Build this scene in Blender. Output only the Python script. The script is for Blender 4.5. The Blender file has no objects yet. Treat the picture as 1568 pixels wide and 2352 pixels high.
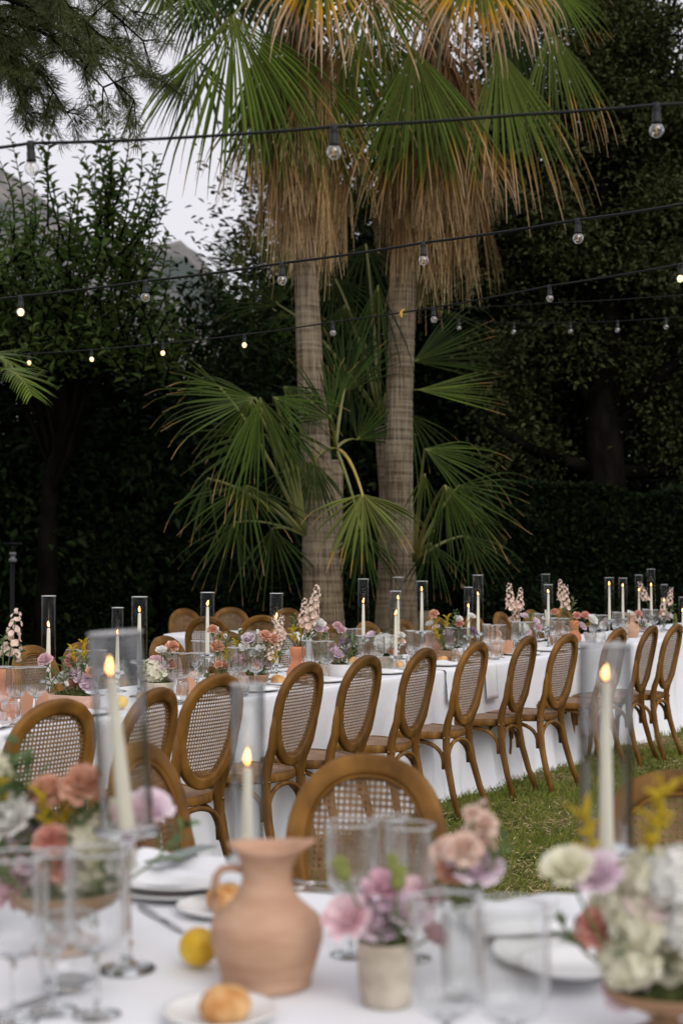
import bpy, math, random
import numpy as np
from mathutils import Vector, Matrix, noise

# ------------------------------------------------------------------ camera, sky, sun, exposure
SC = bpy.context.scene
COL = SC.collection
PITCH = math.radians(1.91)
CAMZ = 1.40
FPX = 3267.0                       # focal length in pixels of a 1568 px wide picture (50 mm on 24 mm)
cam_d = bpy.data.cameras.new('camera')
cam_d.sensor_fit = 'HORIZONTAL'
cam_d.sensor_width = 24.0
cam_d.lens = 50.0
cam_d.clip_start = 0.05
cam_d.clip_end = 5000
cam_d.dof.use_dof = True
cam_d.dof.focus_distance = 7.0
cam_d.dof.aperture_fstop = 2.8
cam_d.dof.aperture_blades = 9
cam = bpy.data.objects.new('camera', cam_d)
cam.location = (0, 0, CAMZ)
cam.rotation_euler = (math.pi / 2 + PITCH, 0, 0)
COL.objects.link(cam)
SC.camera = cam

SUN_EL, SUN_AZ = math.radians(39), math.radians(152)
W = bpy.data.worlds.new('World')
SC.world = W
W.use_nodes = True
wn, wl = W.node_tree.nodes, W.node_tree.links
wn.clear()
sky = wn.new('ShaderNodeTexSky')
sky.sky_type = 'NISHITA'
sky.sun_disc = False
sky.sun_elevation = SUN_EL
sky.sun_rotation = SUN_AZ
clouds = wn.new('ShaderNodeMix')
clouds.data_type = 'RGBA'
clouds.inputs['Factor'].default_value = 0.93          # closed cloud cover over the blue sky
clouds.inputs['B'].default_value = (8.1, 7.9, 8.35, 1)
wl.new(sky.outputs[0], clouds.inputs['A'])
bg = wn.new('ShaderNodeBackground')
bg.inputs['Strength'].default_value = 0.10
wl.new(clouds.outputs['Result'], bg.inputs[0])
wo = wn.new('ShaderNodeOutputWorld')
wl.new(bg.outputs[0], wo.inputs[0])

sun_d = bpy.data.lights.new('sun', 'SUN')
sun_d.energy = 1.5
sun_d.angle = math.radians(45)
sun_d.color = (1.0, 0.965, 0.92)
sun = bpy.data.objects.new('sun', sun_d)
# soft light comes over the photographer's right shoulder
sdir = Vector((0.52, -1.0, 0.92)).normalized()
sun.rotation_euler = sdir.to_track_quat('Z', 'Y').to_euler()
sun.location = (-3, -6, 12)
COL.objects.link(sun)

SC.view_settings.view_transform = 'Standard'
SC.view_settings.look = 'None'
SC.view_settings.exposure = 0.12
SC.view_settings.gamma = 1.0
SC.view_settings.use_curve_mapping = False
SC.render.engine = 'CYCLES'
SC.cycles.use_denoising = True
SC.cycles.max_bounces = 9
SC.cycles.diffuse_bounces = 3
SC.cycles.glossy_bounces = 3
SC.cycles.transmission_bounces = 8
SC.cycles.transparent_max_bounces = 40
SC.cycles.sample_clamp_indirect = 4.0
SC.cycles.caustics_reflective = False

rng = random.Random(7)
npr = np.random.default_rng(11)

# ------------------------------------------------------------------ where things stand: sight lines of a 1568 x 2352 picture
FWD = Vector((0, math.cos(PITCH), math.sin(PITCH)))
UPV = Vector((0, -math.sin(PITCH), math.cos(PITCH)))
CAM = Vector((0, 0, CAMZ))
def ray(x, y):
    return Vector((1, 0, 0)) * ((x - 784) / FPX) + FWD + UPV * ((1176 - y) / FPX)
def at(x, y, Y):
    d = ray(x, y)
    return CAM + d * (Y / d.y)
def onz(x, y, z):
    d = ray(x, y)
    return CAM + d * ((z - CAMZ) / d.z)
# the long table's row: origin, along, across (away from the lawn side)
RO = Vector((-0.19, 6.30, 0)); RU = Vector((0.530, 0.848, 0)); RN = Vector((-0.848, 0.530, 0))
ROW_ROT = math.atan2(0.530, 0.848)            # rotation about z
def rowp(s, o, z=0.0):
    p = RO + RU * s + RN * o
    return Vector((p.x, p.y, z))
def row(x, o, z=0.75):
    m = (x - 784) / FPX
    b = RO + RN * o
    s = (m * b.y - b.x) / (RU.x - m * RU.y)
    return rowp(s, o, z)
def rows(x, o):
    m = (x - 784) / FPX
    b = RO + RN * o
    return (m * b.y - b.x) / (RU.x - m * RU.y)
def c1(x, y): return (x / 2.063 / 1.449, (1900 + y / 2.063) / 1.449)
def c2(x, y): return ((700 + x / 2.063) / 1.449, (1900 + y / 2.063) / 1.449)
def c3(x, y): return ((1400 + x / 1.798) / 1.449, (1860 + y / 1.798) / 1.449)
def c4(x, y): return (x / 1.742 / 1.449, (2300 + y / 1.742) / 1.449)
def c5(x, y): return ((600 + x / 1.742) / 1.449, (2400 + y / 1.742) / 1.449)
def c6(x, y): return ((1372 + x / 1.742) / 1.449, (2300 + y / 1.742) / 1.449)

# ------------------------------------------------------------------ materials
MATS = {}
def new_mat(name):
    m = bpy.data.materials.new(name)
    m.use_nodes = True
    n = m.node_tree.nodes
    n.clear()
    out = n.new('ShaderNodeOutputMaterial')
    MATS[name] = m
    return m, n, m.node_tree.links, out
def rgba(c): return (c[0], c[1], c[2], 1)

def surf(name, ca, cb, scale=8.0, rough=0.6, bump=0.0, bscale=60.0, stretch=(1, 1, 1), spec=0.4, sheen=0.0,
         coords='Object', contrast=(0.35, 0.65), objvar=0.0, dist=0.01, sss=0.0, detail=5):
    m, n, l, out = new_mat(name)
    b = n.new('ShaderNodeBsdfPrincipled')
    tc = n.new('ShaderNodeTexCoord')
    mp = n.new('ShaderNodeMapping')
    mp.inputs['Scale'].default_value = stretch
    l.new(tc.outputs[coords], mp.inputs[0])
    nz = n.new('ShaderNodeTexNoise')
    nz.inputs['Scale'].default_value = scale
    nz.inputs['Detail'].default_value = detail
    l.new(mp.outputs[0], nz.inputs[0])
    r = n.new('ShaderNodeValToRGB')
    r.color_ramp.elements[0].position, r.color_ramp.elements[1].position = contrast
    r.color_ramp.elements[0].color = rgba(ca)
    r.color_ramp.elements[1].color = rgba(cb)
    l.new(nz.outputs['Fac'], r.inputs[0])
    csock = r.outputs[0]
    if objvar:
        oi = n.new('ShaderNodeObjectInfo')
        hv = n.new('ShaderNodeHueSaturation')
        mr = n.new('ShaderNodeMapRange')
        mr.inputs['To Min'].default_value = 1 - objvar
        mr.inputs['To Max'].default_value = 1 + objvar
        l.new(oi.outputs['Random'], mr.inputs[0])
        l.new(mr.outputs[0], hv.inputs['Value'])
        l.new(csock, hv.inputs['Color'])
        csock = hv.outputs[0]
    l.new(csock, b.inputs['Base Color'])
    b.inputs['Roughness'].default_value = rough
    b.inputs['Specular IOR Level'].default_value = spec
    b.inputs['Sheen Weight'].default_value = sheen
    if sss:
        b.inputs['Subsurface Weight'].default_value = sss
        b.inputs['Subsurface Radius'].default_value = (0.01, 0.006, 0.003)
        b.inputs['Subsurface Scale'].default_value = 0.6
    if bump:
        n2 = n.new('ShaderNodeTexNoise')
        n2.inputs['Scale'].default_value = bscale
        n2.inputs['Detail'].default_value = 6
        l.new(mp.outputs[0], n2.inputs[0])
        bp = n.new('ShaderNodeBump')
        bp.inputs['Strength'].default_value = bump
        bp.inputs['Distance'].default_value = dist
        l.new(n2.outputs['Fac'], bp.inputs['Height'])
        l.new(bp.outputs[0], b.inputs['Normal'])
    l.new(b.outputs[0], out.inputs[0])
    return m

def leafy(name, ca, cb, trans=0.25, rough=0.5, spec=0.25, tips=None, var=(0.42, 1.4)):
    """leaves and petals: colour from a per-leaf random value, optional ramp along the leaf (tips: list of (pos, colour))"""
    m, n, l, out = new_mat(name)
    a = n.new('ShaderNodeAttribute'); a.attribute_name = 'rnd'
    mix = n.new('ShaderNodeMix'); mix.data_type = 'RGBA'
    mix.inputs['A'].default_value = rgba(ca); mix.inputs['B'].default_value = rgba(cb)
    l.new(a.outputs['Fac'], mix.inputs['Factor'])
    cs = mix.outputs['Result']
    if tips:
        t = n.new('ShaderNodeAttribute'); t.attribute_name = 'tip'
        ad = n.new('ShaderNodeMath'); ad.operation = 'MULTIPLY_ADD'      # per-leaflet shift of where the dry tip begins
        ad.inputs[1].default_value = 0.22; ad.inputs[2].default_value = -0.11
        l.new(a.outputs['Fac'], ad.inputs[0])
        sm = n.new('ShaderNodeMath'); sm.operation = 'ADD'
        l.new(t.outputs['Fac'], sm.inputs[0]); l.new(ad.outputs[0], sm.inputs[1])
        r = n.new('ShaderNodeValToRGB')
        el = r.color_ramp.elements
        while len(el) > 1: el.remove(el[0])
        for i, (p, c) in enumerate(tips):
            e = el[0] if i == 0 else el.new(p)
            e.position = p; e.color = rgba(c)
        l.new(sm.outputs[0], r.inputs[0])
        ml = n.new('ShaderNodeMix'); ml.data_type = 'RGBA'; ml.blend_type = 'MULTIPLY'
        ml.inputs['Factor'].default_value = 1
        vv = n.new('ShaderNodeMapRange'); vv.inputs['To Min'].default_value = var[0]; vv.inputs['To Max'].default_value = var[1]
        l.new(a.outputs['Fac'], vv.inputs[0])
        l.new(r.outputs[0], ml.inputs['A']); l.new(vv.outputs[0], ml.inputs['B'])
        cs = ml.outputs['Result']
    b = n.new('ShaderNodeBsdfPrincipled')
    b.inputs['Roughness'].default_value = rough
    b.inputs['Specular IOR Level'].default_value = spec
    l.new(cs, b.inputs['Base Color'])
    tr = n.new('ShaderNodeBsdfTranslucent')
    l.new(cs, tr.inputs['Color'])
    mx = n.new('ShaderNodeMixShader')
    mx.inputs[0].default_value = trans
    l.new(b.outputs[0], mx.inputs[1]); l.new(tr.outputs[0], mx.inputs[2])
    l.new(mx.outputs[0], out.inputs[0])
    return m

def simple(name, col, rough=0.5, metal=0.0, spec=0.5):
    m, n, l, out = new_mat(name)
    b = n.new('ShaderNodeBsdfPrincipled')
    b.inputs['Base Color'].default_value = rgba(col); b.inputs['Roughness'].default_value = rough
    b.inputs['Metallic'].default_value = metal; b.inputs['Specular IOR Level'].default_value = spec
    l.new(b.outputs[0], out.inputs[0])
    return m

def thin_glass(name, edge=(0.45, 0.47, 0.46), refl=0.8, base=0.05, power=3.0):
    m, n, l, out = new_mat(name)
    lw = n.new('ShaderNodeLayerWeight'); lw.inputs['Blend'].default_value = 0.5
    pw = n.new('ShaderNodeMath'); pw.operation = 'POWER'; pw.inputs[1].default_value = power
    l.new(lw.outputs['Facing'], pw.inputs[0])
    mr = n.new('ShaderNodeMapRange'); mr.inputs['To Min'].default_value = base; mr.inputs['To Max'].default_value = refl
    l.new(pw.outputs[0], mr.inputs[0])
    cm = n.new('ShaderNodeMix'); cm.data_type = 'RGBA'
    cm.inputs['A'].default_value = (0.975, 0.98, 0.978, 1); cm.inputs['B'].default_value = rgba(edge)
    l.new(pw.outputs[0], cm.inputs['Factor'])
    t = n.new('ShaderNodeBsdfTransparent'); l.new(cm.outputs['Result'], t.inputs[0])
    g = n.new('ShaderNodeBsdfGlossy'); g.inputs['Roughness'].default_value = 0.03
    g.inputs['Color'].default_value = (0.95, 0.96, 0.97, 1)
    mx = n.new('ShaderNodeMixShader')
    l.new(mr.outputs[0], mx.inputs[0]); l.new(t.outputs[0], mx.inputs[1]); l.new(g.outputs[0], mx.inputs[2])
    l.new(mx.outputs[0], out.inputs[0])
    return m

def solid_glass(name):
    m, n, l, out = new_mat(name)
    g = n.new('ShaderNodeBsdfGlass'); g.inputs['Color'].default_value = (0.97, 0.98, 0.98, 1)
    g.inputs['Roughness'].default_value = 0.02; g.inputs['IOR'].default_value = 1.45
    l.new(g.outputs[0], out.inputs[0])
    return m

def glow(name, col, strength, core=None):
    m, n, l, out = new_mat(name)
    e = n.new('ShaderNodeEmission')
    e.inputs['Strength'].default_value = strength
    if core:
        tc = n.new('ShaderNodeTexCoord')
        sx = n.new('ShaderNodeSeparateXYZ'); l.new(tc.outputs['Generated'], sx.inputs[0])
        r = n.new('ShaderNodeValToRGB')
        r.color_ramp.elements[0].position = 0.0; r.color_ramp.elements[0].color = rgba(core)
        r.color_ramp.elements[1].position = 1.0; r.color_ramp.elements[1].color = rgba(col)
        l.new(sx.outputs[2], r.inputs[0]); l.new(r.outputs[0], e.inputs[0])
    else:
        e.inputs['Color'].default_value = rgba(col)
    l.new(e.outputs[0], out.inputs[0])
    return m

surf('wood', (0.095, 0.041, 0.0065), (0.255, 0.120, 0.025), scale=5, rough=0.5, bump=0.25, bscale=40, stretch=(6, 6, 1.0), objvar=0.24, contrast=(0.3, 0.7), dist=0.004, spec=0.2)
surf('wood_back', (0.095, 0.041, 0.0065), (0.255, 0.120, 0.025), scale=4, rough=0.5, bump=0.2, bscale=45, stretch=(3, 3, 2.0), objvar=0.24, contrast=(0.3, 0.7), dist=0.003, spec=0.2)
surf('cane', (0.17, 0.088, 0.034), (0.27, 0.155, 0.070), scale=30, rough=0.5, bump=0.0, objvar=0.1)
surf('seat_weave', (0.26, 0.145, 0.08), (0.42, 0.27, 0.17), scale=12, rough=0.6, bump=0.3, bscale=90, objvar=0.1)
simple('brass', (0.25, 0.17, 0.08), 0.4, 0.9)
surf('cloth', (0.77, 0.78, 0.815), (0.81, 0.82, 0.85), scale=2.2, rough=0.85, bump=0.6, bscale=6.5, sheen=0.15, spec=0.15, dist=0.016)
surf('cloth_near', (0.77, 0.775, 0.80), (0.81, 0.815, 0.84), scale=3, rough=0.85, bump=0.15, bscale=300, sheen=0.15, spec=0.15, dist=0.001)
surf('napkin_linen', (0.76, 0.765, 0.78), (0.82, 0.825, 0.84), scale=9, rough=0.9, bump=0.3, bscale=40, spec=0.1, dist=0.004)
surf('porcelain', (0.78, 0.78, 0.77), (0.81, 0.81, 0.80), scale=5, rough=0.18, spec=0.55)
surf('wax', (0.78, 0.73, 0.60), (0.83, 0.79, 0.67), scale=5, rough=0.45, sss=0.35)
simple('wick', (0.02, 0.015, 0.01), 0.9)
glow('flame_light', (1.0, 0.56, 0.18), 7.0, core=(1.0, 0.36, 0.08))
thin_glass('thin_glass', edge=(0.35, 0.37, 0.37), refl=0.95, base=0.11, power=1.8)
thin_glass('refract_tint_glass', edge=(0.20, 0.205, 0.19), refl=0.42, base=0.03, power=1.7)  # clear glass; grey reflections and dark refraction bands put into the tint
thin_glass('chimney_glass', edge=(0.55, 0.56, 0.54), refl=0.7, base=0.006, power=6.0)
thin_glass('bulb_glass', edge=(0.6, 0.6, 0.6), refl=0.9, base=0.12, power=2.0)
solid_glass('solid_glass')
rim_m = simple('rim_glass', (0.86, 0.87, 0.88), 0.12)
rim_m.node_tree.nodes['Principled BSDF'].inputs['Transmission Weight'].default_value = 0.45
surf('terracotta', (0.60, 0.225, 0.115), (0.70, 0.30, 0.16), scale=9, rough=0.85, bump=0.25, bscale=120, spec=0.2, dist=0.002)
surf('tan_clay', (0.41, 0.235, 0.15), (0.58, 0.38, 0.265), scale=9, rough=0.9, bump=0.5, bscale=38, stretch=(1, 1, 3.5), spec=0.1, dist=0.003, contrast=(0.3, 0.7), detail=8)
surf('tan_card', (0.55, 0.30, 0.19), (0.60, 0.34, 0.22), scale=6, rough=0.8)
surf('pink_stone', (0.50, 0.30, 0.22), (0.68, 0.46, 0.37), scale=11, rough=0.8, bump=0.5, bscale=30, stretch=(1, 1, 4), spec=0.2, dist=0.005)
surf('beige_stone', (0.38, 0.32, 0.25), (0.62, 0.55, 0.45), scale=16, rough=0.9, bump=0.8, bscale=70, spec=0.2, dist=0.003)
surf('concrete', (0.60, 0.59, 0.57), (0.70, 0.69, 0.67), scale=10, rough=0.9, bump=0.3, bscale=60, spec=0.2, dist=0.003)
surf('bark_pot', (0.16, 0.13, 0.10), (0.38, 0.33, 0.27), scale=16, rough=0.95, bump=1.0, bscale=40, stretch=(1, 1, 0.25), spec=0.1, dist=0.01)
surf('brown_bowl', (0.24, 0.13, 0.07), (0.40, 0.25, 0.15), scale=8, rough=0.7, bump=0.3, bscale=40, stretch=(1, 1, 5), spec=0.3, dist=0.003)
surf('moss', (0.025, 0.035, 0.010), (0.09, 0.10, 0.035), scale=60, rough=1.0, bump=1.0, bscale=90, spec=0.05, dist=0.02)
surf('lemon_skin', (0.66, 0.36, 0.012), (0.82, 0.55, 0.035), scale=14, rough=0.42, bump=0.25, bscale=150, spec=0.4, dist=0.002, sss=0.1)
surf('crust', (0.46, 0.19, 0.045), (0.80, 0.52, 0.25), scale=22, rough=0.65, bump=0.7, bscale=45, spec=0.3, dist=0.006)
simple('steel', (0.55, 0.55, 0.56), 0.25, 1.0)
simple('juice', (0.75, 0.42, 0.02), 0.2)
simple('rubber', (0.008, 0.009, 0.009), 0.6, spec=0.2)
simple('socket_plastic', (0.014, 0.017, 0.016), 0.5, spec=0.25)
simple('dark_metal', (0.004, 0.004, 0.005), 0.6, spec=0.15)
simple('grey_metal', (0.10, 0.10, 0.11), 0.5)
simple('tape_yellow', (0.55, 0.33, 0.015), 0.6)
simple('filament_off', (0.75, 0.45, 0.2), 0.5)
glow('bulb_glow', (1.0, 0.64, 0.26), 3.2)
glow('bulb_halo', (1.0, 0.70, 0.30), 4.5)
surf('grey_card', (0.22, 0.25, 0.23), (0.26, 0.29, 0.27), scale=6, rough=0.8)

leafy('grass_blade', (0.085, 0.140, 0.015), (0.30, 0.315, 0.066), trans=0.25, rough=0.6, spec=0.2)
leafy('straw', (0.32, 0.23, 0.115), (0.56, 0.43, 0.25), trans=0.1, rough=0.8, spec=0.1)
leafy('leaf_citrus', (0.030, 0.062, 0.013), (0.105, 0.165, 0.036), trans=0.42, rough=0.5, spec=0.2)
leafy('leaf_dark', (0.004, 0.010, 0.003), (0.018, 0.033, 0.008), trans=0.15, rough=0.6, spec=0.08)  # near-black: shade among the evergreens put into the leaf colour
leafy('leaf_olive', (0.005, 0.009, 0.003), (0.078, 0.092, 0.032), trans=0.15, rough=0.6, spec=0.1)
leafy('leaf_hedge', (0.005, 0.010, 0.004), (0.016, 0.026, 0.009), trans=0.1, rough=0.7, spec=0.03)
leafy('leaf_far', (0.004, 0.007, 0.003), (0.013, 0.021, 0.008), trans=0.1, rough=0.7, spec=0.04)  # darkness of the far gaps put into the leaf colour
leafy('needle', (0.035, 0.050, 0.014), (0.105, 0.120, 0.036), trans=0.2, rough=0.55, spec=0.2)
leafy('scrub_leaf', (0.10, 0.115, 0.06), (0.19, 0.19, 0.11), trans=0.2, rough=0.7, spec=0.1)
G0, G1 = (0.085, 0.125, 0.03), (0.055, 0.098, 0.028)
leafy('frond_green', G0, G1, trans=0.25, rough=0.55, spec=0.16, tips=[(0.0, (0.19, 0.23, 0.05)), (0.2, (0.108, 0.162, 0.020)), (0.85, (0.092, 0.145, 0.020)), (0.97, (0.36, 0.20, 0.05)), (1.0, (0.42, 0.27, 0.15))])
leafy('frond_shaded', G0, G1, trans=0.22, rough=0.55, spec=0.14, tips=[(0.0, (0.075, 0.10, 0.020)), (0.3, (0.033, 0.058, 0.011)), (0.9, (0.030, 0.054, 0.011)), (1.0, (0.25, 0.15, 0.06))])  # green frond copy with the shade of inner fronds put into its colour
leafy('frond_half_shade', G0, G1, trans=0.25, rough=0.55, spec=0.16, tips=[(0.0, (0.12, 0.155, 0.030)), (0.2, (0.060, 0.096, 0.014)), (0.85, (0.050, 0.084, 0.013)), (0.97, (0.34, 0.20, 0.05)), (1.0, (0.42, 0.27, 0.15))])  # green frond copy darkened, understory shade put into the colour
leafy('frond_tan_tip', G0, G1, trans=0.25, rough=0.6, spec=0.15, tips=[(0.0, (0.19, 0.23, 0.05)), (0.3, (0.115, 0.165, 0.03)), (0.66, (0.10, 0.145, 0.025)), (0.76, (0.34, 0.20, 0.035)), (0.84, (0.46, 0.29, 0.14)), (1.0, (0.56, 0.40, 0.25))])
leafy('frond_yellow', G0, G1, trans=0.3, rough=0.6, spec=0.15, tips=[(0.0, (0.20, 0.23, 0.055)), (0.38, (0.23, 0.25, 0.05)), (0.47, (0.62, 0.36, 0.03)), (0.54, (0.60, 0.33, 0.06)), (0.62, (0.52, 0.35, 0.20)), (1.0, (0.58, 0.43, 0.29))])
leafy('frond_lime', G0, G1, trans=0.3, rough=0.5, spec=0.2, tips=[(0.0, (0.26, 0.27, 0.07)), (0.3, (0.17, 0.20, 0.045)), (0.8, (0.13, 0.165, 0.04)), (0.93, (0.44, 0.25, 0.03)), (1.0, (0.45, 0.29, 0.16))])
leafy('frond_dead', G0, G1, trans=0.06, rough=0.9, spec=0.08, var=(0.28, 1.35), tips=[(0.0, (0.135, 0.072, 0.022)), (0.4, (0.25, 0.145, 0.055)), (0.75, (0.37, 0.235, 0.11)), (1.0, (0.55, 0.40, 0.225))])
surf('petiole_green', (0.10, 0.12, 0.03), (0.20, 0.19, 0.05), scale=4, rough=0.45)
surf('petiole_yellow', (0.32, 0.25, 0.05), (0.42, 0.30, 0.06), scale=4, rough=0.45)
surf('petiole_dead', (0.16, 0.08, 0.035), (0.28, 0.16, 0.08), scale=4, rough=0.8)
surf('tree_bark', (0.014, 0.011, 0.009), (0.075, 0.066, 0.055), scale=5, rough=0.95, bump=1.0, bscale=14, stretch=(1, 1, 0.4), spec=0.1, dist=0.04)
surf('shaded_bark', (0.003, 0.0026, 0.002), (0.010, 0.0085, 0.007), scale=5, rough=1.0, bump=1.0, bscale=14, stretch=(1, 1, 0.4), spec=0.0, dist=0.04)  # tree_bark copy, the trunks' shade put into a near-black colour
surf('stem_green', (0.075, 0.12, 0.03), (0.13, 0.18, 0.055), scale=20, rough=0.5)
for nm, a_, b_ in (('peach', (0.80, 0.42, 0.28), (0.88, 0.60, 0.45)), ('coral', (0.80, 0.37, 0.29), (0.90, 0.56, 0.47)),
                   ('pink', (0.82, 0.52, 0.57), (0.91, 0.74, 0.77)), ('lilac', (0.76, 0.58, 0.69), (0.90, 0.79, 0.84)),
                   ('mauve', (0.70, 0.40, 0.50), (0.83, 0.60, 0.67)), ('cream', (0.78, 0.75, 0.55), (0.88, 0.86, 0.72)),
                   ('white', (0.80, 0.79, 0.74), (0.88, 0.87, 0.83)), ('yellow', (0.52, 0.38, 0.02), (0.75, 0.56, 0.04)),
                   ('purple', (0.22, 0.14, 0.24), (0.36, 0.26, 0.40)), ('blush', (0.86, 0.62, 0.50), (0.93, 0.80, 0.71)),
                   ('lime', (0.20, 0.24, 0.06), (0.36, 0.38, 0.12))):
    leafy('petal_' + nm, a_, b_, trans=0.3, rough=0.6, spec=0.2)
leafy('flower_leaf', (0.05, 0.095, 0.028), (0.13, 0.20, 0.07), trans=0.3, rough=0.45, spec=0.35)

def trunk_mat():
    m, n, l, out = new_mat('palm_trunk')
    b = n.new('ShaderNodeBsdfPrincipled')
    tc = n.new('ShaderNodeTexCoord')
    rings = n.new('ShaderNodeTexNoise'); rings.inputs['Scale'].default_value = 1.0; rings.inputs['Detail'].default_value = 4
    mp = n.new('ShaderNodeMapping'); mp.inputs['Scale'].default_value = (1.6, 1.6, 26)
    l.new(tc.outputs['Object'], mp.inputs[0]); l.new(mp.outputs[0], rings.inputs[0])
    crack = n.new('ShaderNodeTexNoise'); crack.inputs['Scale'].default_value = 1.0; crack.inputs['Detail'].default_value = 3
    mp2 = n.new('ShaderNodeMapping'); mp2.inputs['Scale'].default_value = (55, 55, 2.2)
    l.new(tc.outputs['Object'], mp2.inputs[0]); l.new(mp2.outputs[0], crack.inputs[0])
    big = n.new('ShaderNodeTexNoise'); big.inputs['Scale'].default_value = 1.3; big.inputs['Detail'].default_value = 4
    l.new(tc.outputs['Object'], big.inputs[0])
    r = n.new('ShaderNodeValToRGB')
    r.color_ramp.elements[0].position = 0.39; r.color_ramp.elements[0].color = (0.085, 0.062, 0.043, 1)
    r.color_ramp.elements[1].position = 0.60; r.color_ramp.elements[1].color = (0.245, 0.205, 0.145, 1)
    add = n.new('ShaderNodeMath'); add.operation = 'MULTIPLY_ADD'; add.inputs[1].default_value = 0.45
    l.new(rings.outputs['Fac'], add.inputs[0])
    sc2 = n.new('ShaderNodeMath'); sc2.operation = 'MULTIPLY'; sc2.inputs[1].default_value = 0.55
    l.new(crack.outputs['Fac'], sc2.inputs[0]); l.new(sc2.outputs[0], add.inputs[2])
    l.new(add.outputs[0], r.inputs[0])
    mx = n.new('ShaderNodeMix'); mx.data_type = 'RGBA'; mx.blend_type = 'MULTIPLY'
    r2 = n.new('ShaderNodeValToRGB')
    r2.color_ramp.elements[0].position = 0.35; r2.color_ramp.elements[0].color = (0.95, 0.85, 0.72, 1)
    r2.color_ramp.elements[1].position = 0.62; r2.color_ramp.elements[1].color = (1, 1, 1, 1)
    l.new(big.outputs['Fac'], r2.inputs[0])
    mx.inputs['Factor'].default_value = 0.8
    l.new(r.outputs[0], mx.inputs['A']); l.new(r2.outputs[0], mx.inputs['B'])
    l.new(mx.outputs['Result'], b.inputs['Base Color'])
    b.inputs['Roughness'].default_value = 0.9; b.inputs['Specular IOR Level'].default_value = 0.15
    bp = n.new('ShaderNodeBump'); bp.inputs['Strength'].default_value = 0.9; bp.inputs['Distance'].default_value = 0.03
    l.new(add.outputs[0], bp.inputs['Height']); l.new(bp.outputs[0], b.inputs['Normal'])
    l.new(b.outputs[0], out.inputs[0])
trunk_mat()

def lawn_mat():
    m, n, l, out = new_mat('lawn_soil')
    b = n.new('ShaderNodeBsdfPrincipled')
    tc = n.new('ShaderNodeTexCoord')
    a = n.new('ShaderNodeTexNoise'); a.inputs['Scale'].default_value = 1.6; a.inputs['Detail'].default_value = 8; a.inputs['Roughness'].default_value = 0.65
    l.new(tc.outputs['Object'], a.inputs[0])
    f = n.new('ShaderNodeTexNoise'); f.inputs['Scale'].default_value = 55; f.inputs['Detail'].default_value = 6
    l.new(tc.outputs['Object'], f.inputs[0])
    r1 = n.new('ShaderNodeValToRGB')
    r1.color_ramp.elements[0].position = 0.40; r1.color_ramp.elements[0].color = (0.036, 0.062, 0.014, 1)
    r1.color_ramp.elements[1].position = 0.62; r1.color_ramp.elements[1].color = (0.30, 0.22, 0.11, 1)
    l.new(a.outputs['Fac'], r1.inputs[0])
    r2 = n.new('ShaderNodeValToRGB')
    r2.color_ramp.elements[0].position = 0.3; r2.color_ramp.elements[0].color = (0.35, 0.35, 0.35, 1)
    r2.color_ramp.elements[1].position = 0.7; r2.color_ramp.elements[1].color = (1.3, 1.3, 1.3, 1)
    l.new(f.outputs['Fac'], r2.inputs[0])
    mx = n.new('ShaderNodeMix'); mx.data_type = 'RGBA'; mx.blend_type = 'MULTIPLY'; mx.inputs['Factor'].default_value = 1
    l.new(r1.outputs[0], mx.inputs['A']); l.new(r2.outputs[0], mx.inputs['B'])
    l.new(mx.outputs['Result'], b.inputs['Base Color'])
    b.inputs['Roughness'].default_value = 1; b.inputs['Specular IOR Level'].default_value = 0.1
    bp = n.new('ShaderNodeBump'); bp.inputs['Strength'].default_value = 0.8; bp.inputs['Distance'].default_value = 0.03
    l.new(f.outputs['Fac'], bp.inputs['Height']); l.new(bp.outputs[0], b.inputs['Normal'])
    l.new(b.outputs[0], out.inputs[0])
lawn_mat()

def hill_mat():
    m, n, l, out = new_mat('hill_rock')
    b = n.new('ShaderNodeBsdfPrincipled')
    tc = n.new('ShaderNodeTexCoord')
    a = n.new('ShaderNodeTexNoise'); a.inputs['Scale'].default_value = 0.035; a.inputs['Detail'].default_value = 9; a.inputs['Roughness'].default_value = 0.65
    l.new(tc.outputs['Object'], a.inputs[0])
    r = n.new('ShaderNodeValToRGB')
    r.color_ramp.elements[0].position = 0.43; r.color_ramp.elements[0].color = (0.075, 0.09, 0.085, 1)
    r.color_ramp.elements[1].position = 0.56; r.color_ramp.elements[1].color = (0.235, 0.212, 0.208, 1)
    l.new(a.outputs['Fac'], r.inputs[0]); l.new(r.outputs[0], b.inputs['Base Color'])
    b.inputs['Roughness'].default_value = 1; b.inputs['Specular IOR Level'].default_value = 0
    l.new(b.outputs[0], out.inputs[0])
hill_mat()

# ------------------------------------------------------------------ mesh helpers
def mesh_obj(name, me, m, parent=None, loc=None, kind=None):
    if isinstance(m, str): m = MATS[m]
    if m is not None and not me.materials: me.materials.append(m)
    o = bpy.data.objects.new(name, me)
    COL.objects.link(o)
    if parent is not None: o.parent = parent
    if loc is not None: o.location = loc
    if kind: o['kind'] = kind
    return o

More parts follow.
